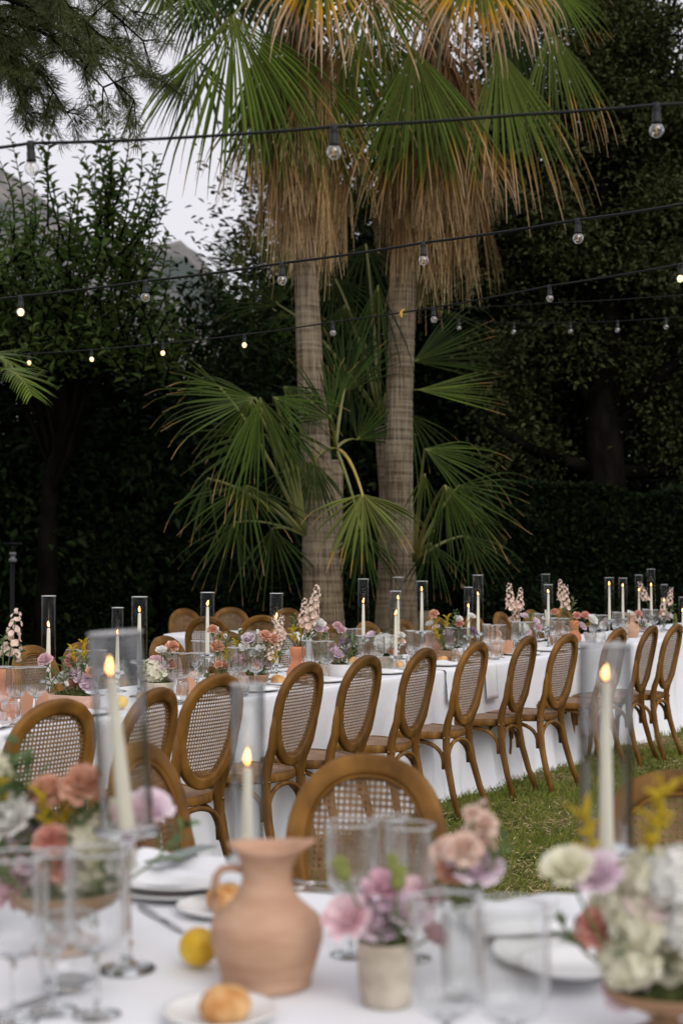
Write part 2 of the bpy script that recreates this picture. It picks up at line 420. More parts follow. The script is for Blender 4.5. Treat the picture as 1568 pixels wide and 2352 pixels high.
class MB:
    def __init__(self): self.v = []; self.f = []; self.r = []; self.t = []
    def add(self, verts, faces, rnd=0.5, tips=None):
        b = len(self.v)
        self.v.extend(verts)
        self.f.extend([tuple(i + b for i in q) for q in faces])
        self.r.extend([rnd] * len(verts))
        self.t.extend(tips if tips is not None else [0.0] * len(verts))
    def mesh(self, name, smooth=True, off=None, attrs=False):
        me = bpy.data.meshes.new(name)
        vs = self.v if off is None else [(p[0] - off[0], p[1] - off[1], p[2] - off[2]) for p in self.v]
        me.from_pydata([tuple(p) for p in vs], [], self.f)
        if smooth: me.polygons.foreach_set('use_smooth', [True] * len(me.polygons))
        if attrs:
            a = me.attributes.new('rnd', 'FLOAT', 'POINT'); a.data.foreach_set('value', self.r)
            a = me.attributes.new('tip', 'FLOAT', 'POINT'); a.data.foreach_set('value', self.t)
        me.update()
        return me
    def build(self, name, m, parent=None, smooth=True, off=None, attrs=False, loc=None, kind=None):
        return mesh_obj(name, self.mesh(name, smooth, off, attrs), m, parent, loc, kind)
    # swept tube; rad: number, or (a,b) or list of those; hint: vector giving the 'a' side
    def sweep(self, pts, rad, sides=8, hint=None, closed=False, power=1.0, rnd=0.5, caps=True):
        pts = [Vector(p) for p in pts]; n = len(pts)
        rings = []
        prev = None
        for i, p in enumerate(pts):
            if closed: t = pts[(i + 1) % n] - pts[i - 1]
            else: t = pts[min(i + 1, n - 1)] - pts[max(i - 1, 0)]
            if t.length < 1e-9: t = Vector((0, 0, 1))
            t.normalize()
            h = hint if hint is not None else prev
            if h is None: h = Vector((1, 0, 0)) if abs(t.x) < 0.9 else Vector((0, 1, 0))
            a = h - t * h.dot(t)
            if a.length < 1e-6: a = t.orthogonal()
            a.normalize(); b = t.cross(a); prev = a
            r = rad[i] if isinstance(rad, list) else rad
            ra, rb = r if isinstance(r, tuple) else (r, r)
            ring = []
            for k in range(sides):
                an = 2 * math.pi * (k + 0.5) / sides
                c, s = math.cos(an), math.sin(an)
                if power != 1.0:
                    c = math.copysign(abs(c) ** power, c); s = math.copysign(abs(s) ** power, s)
                ring.append(p + a * (ra * c) + b * (rb * s))
            rings.append(ring)
        vs = [v for rg in rings for v in rg]
        fs = []
        m = n if closed else n - 1
        for i in range(m):
            j = (i + 1) % n
            for k in range(sides):
                k2 = (k + 1) % sides
                fs.append((i * sides + k, i * sides + k2, j * sides + k2, j * sides + k))
        if not closed and caps:
            fs.append(tuple(reversed(range(sides)))); fs.append(tuple((n - 1) * sides + k for k in range(sides)))
        self.add(vs, fs, rnd)
    def lathe(self, prof, segs=24, c=(0, 0, 0), flute=0, famp=0.0, frange=(0, 99), caps=(False, False), rnd=0.5):
        vs, fs = [], []
        for (r, z) in prof:
            for k in range(segs):
                an = 2 * math.pi * k / segs
                rr = r
                if flute and frange[0] <= z <= frange[1]:
                    rr = r * (1 + famp * abs(math.cos(flute * an / 2)) - famp)
                vs.append((c[0] + rr * math.cos(an), c[1] + rr * math.sin(an), c[2] + z))
        for i in range(len(prof) - 1):
            for k in range(segs):
                k2 = (k + 1) % segs
                fs.append((i * segs + k, i * segs + k2, (i + 1) * segs + k2, (i + 1) * segs + k))
        if caps[0]: fs.append(tuple(reversed(range(segs))))
        if caps[1]: fs.append(tuple((len(prof) - 1) * segs + k for k in range(segs)))
        self.add(vs, fs, rnd)
    def box(self, c, s, rz=0.0, rnd=0.5):
        cx, cy, cz = c; hx, hy, hz = s[0] / 2, s[1] / 2, s[2] / 2
        co, si = math.cos(rz), math.sin(rz)
        vs = []
        for dz in (-hz, hz):
            for dx, dy in ((-hx, -hy), (hx, -hy), (hx, hy), (-hx, hy)):
                vs.append((cx + dx * co - dy * si, cy + dx * si + dy * co, cz + dz))
        self.add(vs, [(3, 2, 1, 0), (4, 5, 6, 7), (0, 1, 5, 4), (1, 2, 6, 5), (2, 3, 7, 6), (3, 0, 4, 7)], rnd)

THINGS = []
def thing(name, label, cat, loc=(0, 0, 0), rotz=0.0, group=None):
    o = bpy.data.objects.new(name, None)
    o.empty_display_size = 0.05
    COL.objects.link(o)
    o.location = loc; o.rotation_euler = (0, 0, rotz)
    tag(o, label, cat, group)
    return o
def tag(o, label, cat, group=None):
    o['label'] = label; o['category'] = cat
    if group: o['group'] = group
    THINGS.append(o)
    return o
def dup(root, loc=None, rotz=None, label=None, group=None, scale=None):
    r = root.copy(); COL.objects.link(r)
    if loc is not None: r.location = loc
    if rotz is not None: r.rotation_euler = (0, 0, rotz)
    if scale is not None: r.scale = (scale,) * 3
    if label: r['label'] = label
    if group: r['group'] = group
    THINGS.append(r)
    for ch in list(root.children):
        c = ch.copy(); COL.objects.link(c); c.parent = r
        for g in ch.children:
            d = g.copy(); COL.objects.link(d); d.parent = c
    return r

def np_mesh(name, verts, faces, attrs=None, smooth=False):
    """verts (N,3); faces (M,k)"""
    me = bpy.data.meshes.new(name)
    M, k = faces.shape
    me.vertices.add(len(verts)); me.vertices.foreach_set('co', verts.astype(np.float32).ravel())
    me.loops.add(M * k); me.loops.foreach_set('vertex_index', faces.astype(np.int32).ravel())
    me.polygons.add(M)
    me.polygons.foreach_set('loop_start', (np.arange(M) * k).astype(np.int32))
    if smooth: me.polygons.foreach_set('use_smooth', np.ones(M, dtype=bool))
    for nm, vals in (attrs or {}).items():
        a = me.attributes.new(nm, 'FLOAT', 'POINT'); a.data.foreach_set('value', vals.astype(np.float32))
    me.update(calc_edges=True)
    return me

def unit(v): return v / np.maximum(np.linalg.norm(v, axis=1, keepdims=True), 1e-9)
def leaf_mesh(name, pos, dirs, norm, length, width, rnd, fold=0.18, curl=0.12):
    """pos,dirs,norm (N,3); length,width,rnd (N,) -> each leaf six vertices, four folded faces"""
    N = len(pos)
    d = unit(dirs); s = unit(np.cross(d, norm)); n = np.cross(s, d)
    L, Wd = length[:, None], width[:, None]
    v = np.empty((N, 6, 3))
    v[:, 0] = pos
    v[:, 1] = pos + d * L * 0.35 + s * Wd * 0.5 + n * Wd * fold
    v[:, 2] = pos + d * L * 0.70 + s * Wd * 0.42 + n * (Wd * fold - L * curl * 0.4)
    v[:, 3] = pos + d * L - n * L * curl
    v[:, 4] = pos + d * L * 0.70 - s * Wd * 0.42 + n * (Wd * fold - L * curl * 0.4)
    v[:, 5] = pos + d * L * 0.35 - s * Wd * 0.5 + n * Wd * fold
    base = (np.arange(N) * 6)[:, None]
    f = np.concatenate([base + np.array([[0, 1, 2, 3]]), base + np.array([[0, 3, 4, 5]])], 0)
    return np_mesh(name, v.reshape(-1, 3), f, {'rnd': np.repeat(rnd, 6)})
def tri_leaf_mesh(name, pos, dirs, norm, length, width, rnd):
    N = len(pos)
    d = unit(dirs); s = unit(np.cross(d, norm)); n = np.cross(s, d)
    L, Wd = length[:, None], width[:, None]
    v = np.empty((N, 4, 3))
    v[:, 0] = pos
    v[:, 1] = pos + d * L * 0.5 + s * Wd * 0.5 + n * Wd * 0.15
    v[:, 2] = pos + d * L
    v[:, 3] = pos + d * L * 0.5 - s * Wd * 0.5 + n * Wd * 0.15
    base = (np.arange(N) * 4)[:, None]
    f = np.concatenate([base + np.array([[0, 1, 2]]), base + np.array([[0, 2, 3]])], 0)
    return np_mesh(name, v.reshape(-1, 3), f, {'rnd': np.repeat(rnd, 4)})

# ================================================================== THE SETTING
def ground():
    mb = MB()
    mb.add([(-1500, -60, 0), (1500, -60, 0), (1500, 2500, 0), (-1500, 2500, 0)], [(0, 1, 2, 3)])
    mb.build('ground', 'lawn_soil', smooth=False, kind='structure')
ground()

def hill():
    """rocky hillside 400 m away, high on the left and falling to the right"""
    nx, ny = 150, 60
    v = np.empty((ny, nx, 3))
    for j in range(ny):
        for i in range(nx):
            x = -330 + 560 * i / (nx - 1)
            y = 330 + 420 * j / (ny - 1)
            u = j / (ny - 1)
            # ridge height against x: 118 m at x=-95, 82 at x=-40, low at +40
            px = 784 + FPX * x / 430
            ridge = float(np.interp(px, [-1600, -400, 60, 200, 330, 430, 480, 560, 700, 1000, 1700], [80, 150, 118, 101, 96, 99, 90, 78, 60, 42, 26]))
            prof = math.sin(min(1.0, u / 0.24) * math.pi / 2) if u < 0.24 else 1.0 - 0.2 * (u - 0.24)
            nz = noise.fractal(Vector((x * 0.022, y * 0.022, 3.1)), 0.9, 2.1, 6)
            v[j, i] = (x, y, -2 + ridge * prof * (1 + 0.03 * nz) + 4.5 * nz * prof)
    idx = np.arange(nx * ny).reshape(ny, nx)
    f = np.stack([idx[:-1, :-1], idx[:-1, 1:], idx[1:, 1:], idx[1:, :-1]], -1).reshape(-1, 4)
    mesh_obj('hill', np_mesh('hill', v.reshape(-1, 3), f, smooth=True), 'hill_rock', kind='structure')
hill()

def patch(x, y):
    return 0.5 + 0.5 * noise.fractal(Vector((x * 1.5, y * 1.5, 0.3)), 0.8, 2.0, 4)

def lawn_grass():
    """short blades over the lawn the picture shows: between the tables and beyond the row"""
    N = 130000
    y = 3.0 + 9.5 * npr.random(N) ** 1.25
    x = (npr.random(N) * 1.35 - 0.36) * 0.27 * y + 0.05 * y
    dens = np.array([patch(a, b) for a, b in zip(x[::1], y[::1])])
    keep = npr.random(N) < np.clip(1.35 - 1.4 * dens, 0.16, 1.0)
    x, y, dens = x[keep], y[keep], dens[keep]
    n = len(x)
    pos = np.stack([x, y, np.zeros(n)], 1)
    an = npr.random(n) * 6.283
    tilt = 0.25 + 0.9 * npr.random(n)
    dirs = np.stack([np.cos(an) * tilt, np.sin(an) * tilt, np.ones(n)], 1)
    norm = np.stack([np.cos(an + 1.2), np.sin(an + 1.2), 0.2 * np.ones(n)], 1)
    L = 0.024 + 0.044 * npr.random(n)
    me = tri_leaf_mesh('lawn_grass', pos, dirs, norm, L, 0.0035 + 0.003 * npr.random(n), npr.random(n))
    tag(mesh_obj('lawn_grass', me, 'grass_blade', kind='stuff'), 'short green lawn grass beside the long table', 'grass')
    M = 60000
    y = 3.0 + 9.0 * npr.random(M) ** 1.25
    x = (npr.random(M) * 1.35 - 0.36) * 0.27 * y + 0.05 * y
    dens = np.array([patch(a, b) for a, b in zip(x, y)])
    keep = npr.random(M) < np.clip(2.0 * dens - 0.45, 0.08, 1)
    x, y = x[keep], y[keep]; n = len(x)
    pos = np.stack([x, y, 0.004 + 0.03 * npr.random(n)], 1)
    an = npr.random(n) * 6.283
    dirs = np.stack([np.cos(an), np.sin(an), 0.25 * npr.standard_normal(n)], 1)
    norm = np.stack([0.3 * npr.standard_normal(n), 0.3 * npr.standard_normal(n), np.ones(n)], 1)
    L = 0.02 + 0.055 * npr.random(n) ** 2
    me = tri_leaf_mesh('dry_grass', pos, dirs, norm, L, 0.0035 + 0.004 * npr.random(n), npr.random(n))
    tag(mesh_obj('dry_grass', me, 'straw', kind='stuff'), 'dry straw and clippings lying in the lawn grass', 'straw')
lawn_grass()

# ------------------------------------------------------------------ trees
def ellipsoid_pts(n, c, r, bias=0.5):
    d = unit(npr.standard_normal((n, 3)))
    rad = npr.random((n, 1)) ** bias
    return np.array(c) + d * rad * np.array(r), d
def clump_leaves(centers, outs, per, rc, leaf, wid, up=0.3):
    """leaves in loose clumps: returns pos, dirs, norm, L, W, rnd"""
    n = len(centers)
    c = np.repeat(centers, per, 0)
    o = np.repeat(outs, per, 0)
    off = npr.standard_normal((n * per, 3)) * np.repeat(rc, per)[:, None] * np.array([1, 1, 0.75])
    pos = c + off
    dirs = unit(off) * 0.7 + o * 0.5 + npr.standard_normal((n * per, 3)) * 0.5 + np.array([0, 0, -0.15])
    norm = np.array([0, 0, up + 0.5]) + npr.standard_normal((n * per, 3)) * 0.55 + o * 0.3
    m = n * per
    L = leaf * (0.65 + 0.7 * npr.random(m)); Wd = L * wid
    rnd = np.clip(np.repeat(npr.random(n), per) * 0.55 + npr.random(m) * 0.45, 0, 1)
    return [pos, dirs, norm, L, Wd, rnd]
def cat(parts): return [np.concatenate([p[i] for p in parts], 0) for i in range(len(parts[0]))]

def limb_set(mb, base, top, targets, r0, seed=0):
    """a trunk from base to top with limbs reaching to some of the clump centres"""
    rg = random.Random(seed)
    b, t = Vector(base), Vector(top)
    pts = []
    for i in range(9):
        u = i / 8
        pts.append(b.lerp(t, u) + Vector((rg.uniform(-1, 1), rg.uniform(-1, 1), 0)) * 0.10 * u)
    rad = [r0 * (1.25 - 0.25 * min(1, i)) * (1 - 0.75 * i / 8) for i in range(9)]
    mb.sweep(pts, rad, sides=9)
    for q in targets:
        q = Vector(q)
        u = min(0.92, max(0.3, (q.z - b.z) / max(0.1, (t.z - b.z)) * 0.62))
        k = min(7, int(u * 8)); s = pts[k].lerp(pts[k + 1], u * 8 - k)
        mid = s.lerp(q, 0.5) + Vector((rg.uniform(-.2, .2), rg.uniform(-.2, .2), -0.12 * (q - s).length + 0.15))
        rr = max(0.012, rad[k] * 0.42)
        mb.sweep([s, s.lerp(mid, 0.6) , mid, mid.lerp(q, 0.55), q], [rr, rr * 0.8, rr * 0.6, rr * 0.4, rr * 0.15], sides=6)

def clump_tree(name, label, cat_, base, center, radii, nclump, per, rc, leaf, wid, mat, bark, r0, bias=0.35, group=None, zmin=None, fine=True, limbs=26, seed=0):
    root = thing(name, label, cat_, base, 0, group)
    cen, out = ellipsoid_pts(nclump, center, radii, bias)
    if zmin is not None:
        k = cen[:, 2] > zmin + 0.5 * npr.random(len(cen)); cen, out = cen[k], out[k]
    P = clump_leaves(cen, out, per, rc * (0.6 + 0.8 * npr.random(len(cen))), leaf, wid)
    P[0] = P[0] - np.array(base)
    me = (leaf_mesh if fine else tri_leaf_mesh)('crown', *P)
    mesh_obj('crown', me, mat, root)
    mb = MB()
    sel = cen[npr.permutation(len(cen))[:limbs]] - np.array(base)
    limb_set(mb, (0, 0, -0.05), np.array(center) - np.array(base) + np.array([0, 0, radii[2] * 0.45]), sel, r0, seed)
    mb.build('trunk', bark, root)
    return root

def shoot_tree(name, label, base, shoots, leaf, mat, seed=1, low=None):
    """a tall leafy tree whose outline is made of upright leafy shoots. shoots: list of (start, tip)"""
    rg = random.Random(seed)
    root = thing(name, label, 'tree', base)
    B = Vector(base)
    pos, dirs, norm, L, Wd, rn = [], [], [], [], [], []
    tw = MB()
    for (s, t) in shoots:
        s, t = Vector(s), Vector(t)
        ax = (t - s); ln = ax.length; axn = ax.normalized()
        side = axn.orthogonal().normalized()
        tone = rg.random()
        pts = []
        bend = Vector((rg.uniform(-1, 1), rg.uniform(-1, 1), 0)) * ln * 0.10
        for i in range(6):
            u = i / 5
            pts.append(s + ax * u + bend * math.sin(u * math.pi) - B)
        tw.sweep(pts, [0.014 * (1 - 0.8 * i / 5) for i in range(6)], sides=5)
        n = int(ln / 0.046)
        an = rg.uniform(0, 6.28)
        for i in range(n):
            u = (i + 0.3) / n
            p = s + ax * u + bend * math.sin(u * math.pi)
            an += 2.4 + rg.uniform(-.4, .4)
            o = (Matrix.Rotation(an, 3, axn) @ side)
            d = (o * 0.85 + axn * (0.45 + 0.5 * u) + Vector((0, 0, -0.15)))
            pos.append(p - B); dirs.append(d); norm.append(axn * 0.9 + Vector((0, 0, .4)) - o * 0.3 + Vector((rg.uniform(-.3, .3), rg.uniform(-.3, .3), 0)))
            l = leaf * rg.uniform(0.65, 1.15) * (1.0 - 0.4 * u ** 3)
            L.append(l); Wd.append(l * rg.uniform(.36, .5)); rn.append(min(1, max(0, tone * 0.6 + rg.random() * 0.5)))
    parts = [[np.array([tuple(q) for q in a]) for a in (pos, dirs, norm)] + [np.array(L), np.array(Wd), np.array(rn)]]
    if low is not None: parts.append([low[0] - np.array(base)] + list(low[1:]))
    P = cat(parts)
    mesh_obj('crown', leaf_mesh('crown', *P, curl=0.2), mat, root)
    tw.build('twigs', 'shaded_bark', root, kind='stuff')
    return root

def left_tree():
    """the tall citrus-leaved tree on the left whose shoots stand up against the sky"""
    D = 16.0
    base = at(95, 1600, D + 0.4); base.z = 0
    rg = random.Random(4)
    shoots = []
    # silhouette shoots: (start x,y) -> (tip x,y), picture positions, at about 16 m
    sil = [((255, 620), (205, 185)), ((262, 560), (285, 225)), ((250, 520), (215, 260)), ((240, 560), (190, 330)), ((275, 560), (318, 275)), ((300, 620), (345, 430)),
           ((130, 600), (60, 290)), ((150, 560), (125, 260)), ((60, 600), (20, 300)), ((30, 560), (-20, 330)), ((110, 520), (95, 300)), ((165, 590), (180, 400)),
           ((320, 660), (380, 455)), ((330, 640), (385, 530)), ((300, 560), (360, 350)), ((290, 600), (365, 395)), ((200, 640), (255, 380)), ((215, 560), (250, 300)),
           ((240, 500), (300, 370)), ((280, 640), (330, 500)), ((180, 660), (150, 470)), ((90, 640), (130, 450)), ((240, 600), (225, 330)), ((40, 620), (80, 400)), ((0, 640), (30, 430)),
           ((250, 470), (210, 215)), ((265, 470), (300, 260))]
    for (a, b) in sil:
        for k in range(1 + (a[0] > 180 and b[1] > 330)):
            Y = D + rg.uniform(-0.7, 0.9)
            j = lambda q: (q[0] + rg.uniform(-14, 14) * k, q[1] + rg.uniform(-5, 30) * k)
            shoots.append((at(*j(a), Y), at(*j(b), Y + rg.uniform(-.25, .25))))
    for k in range(330):                       # the body of the crown
        x = rg.uniform(-160, 395); 
        top = np.interp(x, [-160, 0, 100, 200, 260, 330, 395], [590, 590, 590, 560, 490, 690, 740])
        y = top + (900 - top) * rg.random() ** 1.15  # crown body cut short; dark evergreen leaf colour stands in for its shaded foot
        if x > 300 and y > 700 and rg.random() < .4: continue
        Y = D + rg.uniform(-1.0, 1.6)
        a = at(x, y, Y)
        d = Vector((rg.uniform(-.55, .55), rg.uniform(-.7, .4), rg.uniform(0.25, 1.0))).normalized() * rg.uniform(.45, .95)
        shoots.append((a, a + d))
    root = shoot_tree('leafy_tree', 'tall broad-leaved tree at far left, bright shoots against the pale sky', base, shoots, 0.15, 'leaf_citrus', 5)
    mb = MB()
    tops = [at(rg.uniform(-60, 330), rg.uniform(560, 950), D) - base for k in range(22)]
    limb_set(mb, (0, 0, -0.05), (at(150, 620, D) - base), tops, 0.15, 3)
    mb.build('trunk', 'shaded_bark', root)
left_tree()

# evergreens closing the left and the middle, shade put into their leaf colour
clump_tree('evergreen_tree', 'dark evergreen tree behind the tall leafy tree, at far left', 'tree', (-4.6, 18.6, 0), (-4.5, 18.3, 2.6), (2.9, 1.5, 2.35), 430, 90, 0.36, 0.13, 0.42, 'leaf_dark', 'shaded_bark', 0.2, seed=11)
clump_tree('evergreen_tree', 'dark rounded evergreen tree left of the slim palm trunks', 'tree', (-2.1, 19.9, 0), (-2.1, 19.6, 2.6), (1.9, 1.5, 2.5), 250, 90, 0.34, 0.12, 0.42, 'leaf_dark', 'shaded_bark', 0.18, seed=12)
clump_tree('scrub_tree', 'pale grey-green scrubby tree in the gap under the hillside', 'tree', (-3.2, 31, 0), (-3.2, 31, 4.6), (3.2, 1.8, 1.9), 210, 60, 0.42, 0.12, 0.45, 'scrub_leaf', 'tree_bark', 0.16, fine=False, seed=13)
clump_tree('evergreen_tree', 'tall dark evergreen tree behind the two palm skirts', 'tree', (0.9, 22.5, 0), (0.9, 22.2, 5.2), (2.6, 2.0, 4.4), 420, 100, 0.42, 0.12, 0.42, 'leaf_dark', 'shaded_bark', 0.24, seed=14)
clump_tree('evergreen_tree', 'pointed dark evergreen treetop beside the hillside gap', 'tree', (-1.5, 23.5, 0), (-1.1, 23.3, 3.7), (0.55, 0.7, 2.15), 150, 80, 0.15, 0.075, 0.42, 'leaf_dark', 'shaded_bark', 0.14, seed=15)

def holm_oak():
    """the big small-leaved evergreen oak that fills the right side"""
    base = at(1388, 1500, 18.6); base.z = 0
    root = thing('oak_tree', 'large dark evergreen oak filling the right side above the clipped hedge', 'tree', base)
    B = np.array(base)
    cen, outs = [], []
    rg = random.Random(9)
    while len(cen) < 2100:
        x = rg.uniform(1010, 1760); y = rg.uniform(-120, 1120)
        left = np.interp(y, [-120, 100, 400, 700, 1000, 1120], [1180, 1130, 1060, 1060, 1110, 1180])
        if x < left: continue
        if y > 900 and abs(x - 1390) < 70 and rg.random() < 0.85: continue
        hollow = noise.noise(Vector((x * 0.006, y * 0.006, 1.7)))
        if hollow < -0.12: continue                        # gaps
        Y = 18.2 + 2.4 * rg.random() + 1.6 * noise.noise(Vector((x * .008, y * .008, 6.2))) + (0.5 if y > 800 else 0)
        p = at(x, y, Y)
        if p.z < 2.25: continue
        cen.append(tuple(p)); outs.append((rg.uniform(-.5, .5), -0.7, rg.uniform(0, .8)))
    cen = np.array(cen); outs = np.array(outs)
    P = clump_leaves(cen, outs, 62, 0.20 * (0.6 + 0.8 * npr.random(len(cen))), 0.078, 0.5)
    c2_, o2_ = [], []
    while len(c2_) < 420:                                   # paler leaf clumps on the outside of the upper crown
        x = rg.uniform(1120, 1700); y = rg.uniform(-120, 620)
        if x < np.interp(y, [-120, 100, 400, 620], [1190, 1180, 1260, 1240]): continue
        if noise.noise(Vector((x * 0.008, y * 0.008, 4.4))) < -0.02: continue
        c2_.append(tuple(at(x, y, 17.9 + 1.0 * rg.random()))); o2_.append((rg.uniform(-.5, .5), -0.6, rg.uniform(.2, 1)))
    Q = clump_leaves(np.array(c2_), np.array(o2_), 40, 0.13 * (0.6 + 0.8 * npr.random(len(c2_))), 0.07, 0.5)
    Q[5] = 0.65 + 0.35 * npr.random(len(Q[5]))
    P = cat([P, Q])
    P[0] = P[0] - B
    mesh_obj('crown', leaf_mesh('crown', *P), 'leaf_olive', root)
    mb = MB()
    sel = cen[npr.permutation(len(cen))[:46]] - B
    limb_set(mb, (0, 0, -0.05), (0.1, 0.3, 8.6), sel, 0.36, 5)
    mb.build('trunk', 'shaded_bark', root)
holm_oak()

clump_tree('evergreen_tree', 'black-green evergreen tree deep behind the large oak', 'tree', (5.6, 25.5, 0), (5.6, 25.2, 5.2), (4.2, 1.6, 4.6), 330, 60, 0.5, 0.15, 0.45, 'leaf_far', 'shaded_bark', 0.3, fine=False, seed=16)
clump_tree('evergreen_tree', 'dark evergreen tree between the tan-skirted palm and the oak', 'tree', (2.7, 21.6, 0), (2.7, 21.4, 4.4), (1.5, 1.2, 4.0), 260, 90, 0.36, 0.11, 0.45, 'leaf_dark', 'shaded_bark', 0.2, seed=17)

def forest():
    """near-black wood behind everything, one mass"""
    N = 46000
    x = npr.random(N) * 34 - 15
    y = 26 + 9 * npr.random(N)
    top = np.interp(784 + FPX * x / y, [-900, 300, 480, 560, 700, 1000, 2500], [3.4, 3.6, 3.9, 5.0, 8.5, 9.5, 9.0])
    z = top * npr.random(N) ** 0.8
    pos = np.stack([x, y, z], 1)
    dirs = npr.standard_normal((N, 3)) + np.array([0, -0.4, -0.2]); norm = npr.standard_normal((N, 3)) + np.array([0, -0.9, 0.6])
    L = 0.32 + 0.25 * npr.random(N)
    me = tri_leaf_mesh('far_wood', pos, dirs, norm, L, L * 0.6, npr.random(N))
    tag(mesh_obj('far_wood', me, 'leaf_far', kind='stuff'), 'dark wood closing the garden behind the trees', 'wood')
forest()

def hedge(name, label, x0, x1, y0, y1, h, n, group=None, seed=0):
    cx, cy = (x0 + x1) / 2, (y0 + y1) / 2
    root = thing(name, label, 'hedge', (cx, cy, 0), 0, group)
    x = npr.random(n) * (x1 - x0) + x0 - cx
    front = npr.random(n) < 0.72
    d = y1 - y0
    y = np.where(front, y0 + 0.18 * npr.random(n) ** 2, y0 + d * npr.random(n)) - cy
    wob = np.array([0.16 * noise.noise(Vector((a * 1.3, 0.3, seed))) for a in x])
    z = np.where(front, h * npr.random(n), h - 0.15 * npr.random(n) ** 2) + wob
    z = np.maximum(z, 0.03)
    y = y + np.array([0.14 * noise.noise(Vector((a * 1.1, b * 1.4, seed + 4.0))) for a, b in zip(x, z)])
    pos = np.stack([x, y, z], 1)
    dirs = npr.standard_normal((n, 3)) * 0.7 + np.array([0, -0.6, 0.5]); norm = npr.standard_normal((n, 3)) * 0.5 + np.array([0, -0.7, 0.7])
    L = 0.07 + 0.05 * npr.random(n)
    mesh_obj('foliage', tri_leaf_mesh('foliage', pos, dirs, norm, L, L * 0.5, npr.random(n)), 'leaf_hedge', root)
    mb = MB()
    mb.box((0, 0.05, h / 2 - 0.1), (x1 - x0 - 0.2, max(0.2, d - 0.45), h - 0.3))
    mb.build('woody_core', 'shaded_bark', root, smooth=False)
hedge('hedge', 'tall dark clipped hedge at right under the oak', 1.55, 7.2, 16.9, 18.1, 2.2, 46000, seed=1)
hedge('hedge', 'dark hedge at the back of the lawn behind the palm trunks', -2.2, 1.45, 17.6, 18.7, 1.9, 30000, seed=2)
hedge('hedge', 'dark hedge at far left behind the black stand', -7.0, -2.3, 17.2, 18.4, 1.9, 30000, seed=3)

def pine():
    """pine at upper left: the trunk stands outside the picture, its needled boughs hang in"""
    base = Vector((-4.6, 10.6, 0))
    root = thing('pine_tree', 'pine boughs with fine needles hanging in at the top left corner', 'tree', base)
    rg = random.Random(21)
    mb = MB()
    trunk = [base + Vector((0.02 * i, 0.0, 0.62 * i)) - base for i in range(14)]
    mb.sweep(trunk, [0.20 * (1 - 0.05 * i) for i in range(14)], sides=9)
    tufts = []
    boughs = [((-60, -120), (330, 90), 9.6), ((-90, -40), (345, 170), 9.9), ((-80, -20), (310, 235), 9.4), ((-80, 90), (150, 250), 9.5), ((-80, 40), (235, 200), 9.2), ((-60, 60), (60, 265), 9.8), ((-40, -160), (300, 20), 10.2),
              ((-60, -60), (250, 120), 10.4), ((-80, -90), (200, 60), 9.0), ((-90, 120), (95, 215), 10.2), ((-90, 20), (180, 130), 9.7), ((-90, -150), (330, -40), 9.9), ((-80, 60), (30, 150), 9.3)]
    for (a, b, Y) in boughs:
        pa, pb = at(*a, Y + 0.3) - base, at(*b, Y) - base
        pts = []
        for i in range(9):
            u = i / 8
            pts.append(pa.lerp(pb, u) + Vector((0, rg.uniform(-.05, .05), 0.16 * math.sin(u * 3.14) + rg.uniform(-.02, .02))))
        mb.sweep([trunk[-5 if pa.z > 4.4 else -7]] + pts, [0.03] + [0.022 * (1 - 0.75 * i / 8) for i in range(9)], sides=6)
        for i in range(1, 9):
            for k in range(3):
                s = pts[i]
                d = (pb - pa).normalized() * rg.uniform(.2, 1) + Vector((rg.uniform(-.7, .7), rg.uniform(-.8, .8), rg.uniform(-.9, .5)))
                e = s + d.normalized() * rg.uniform(.10, .34)
                mb.sweep([s, s.lerp(e, .5) + Vector((0, 0, .02)), e], [0.007, 0.005, 0.002], sides=4)
                for q in range(4):
                    u = 0.35 + 0.65 * q / 3
                    tufts.append((s.lerp(e, u), (e - s).normalized()))
    mb.build('trunk', 'shaded_bark', root)
    T = len(tufts); per = 30
    c = np.repeat(np.array([tuple(t[0]) for t in tufts]), per, 0)
    ax = np.repeat(np.array([tuple(t[1]) for t in tufts]), per, 0)
    n = T * per
    dirs = ax * 0.75 + npr.standard_normal((n, 3)) * 0.55 + np.array([0, 0, -0.12])
    L = 0.075 + 0.05 * npr.random(n)
    me = tri_leaf_mesh('needles', c + npr.standard_normal((n, 3)) * 0.012, dirs, npr.standard_normal((n, 3)), L, 0.0036 + 0.0016 * npr.random(n), np.repeat(npr.random(T), per) * .6 + npr.random(n) * .4)
    mesh_obj('needles', me, 'needle', root)
pine()

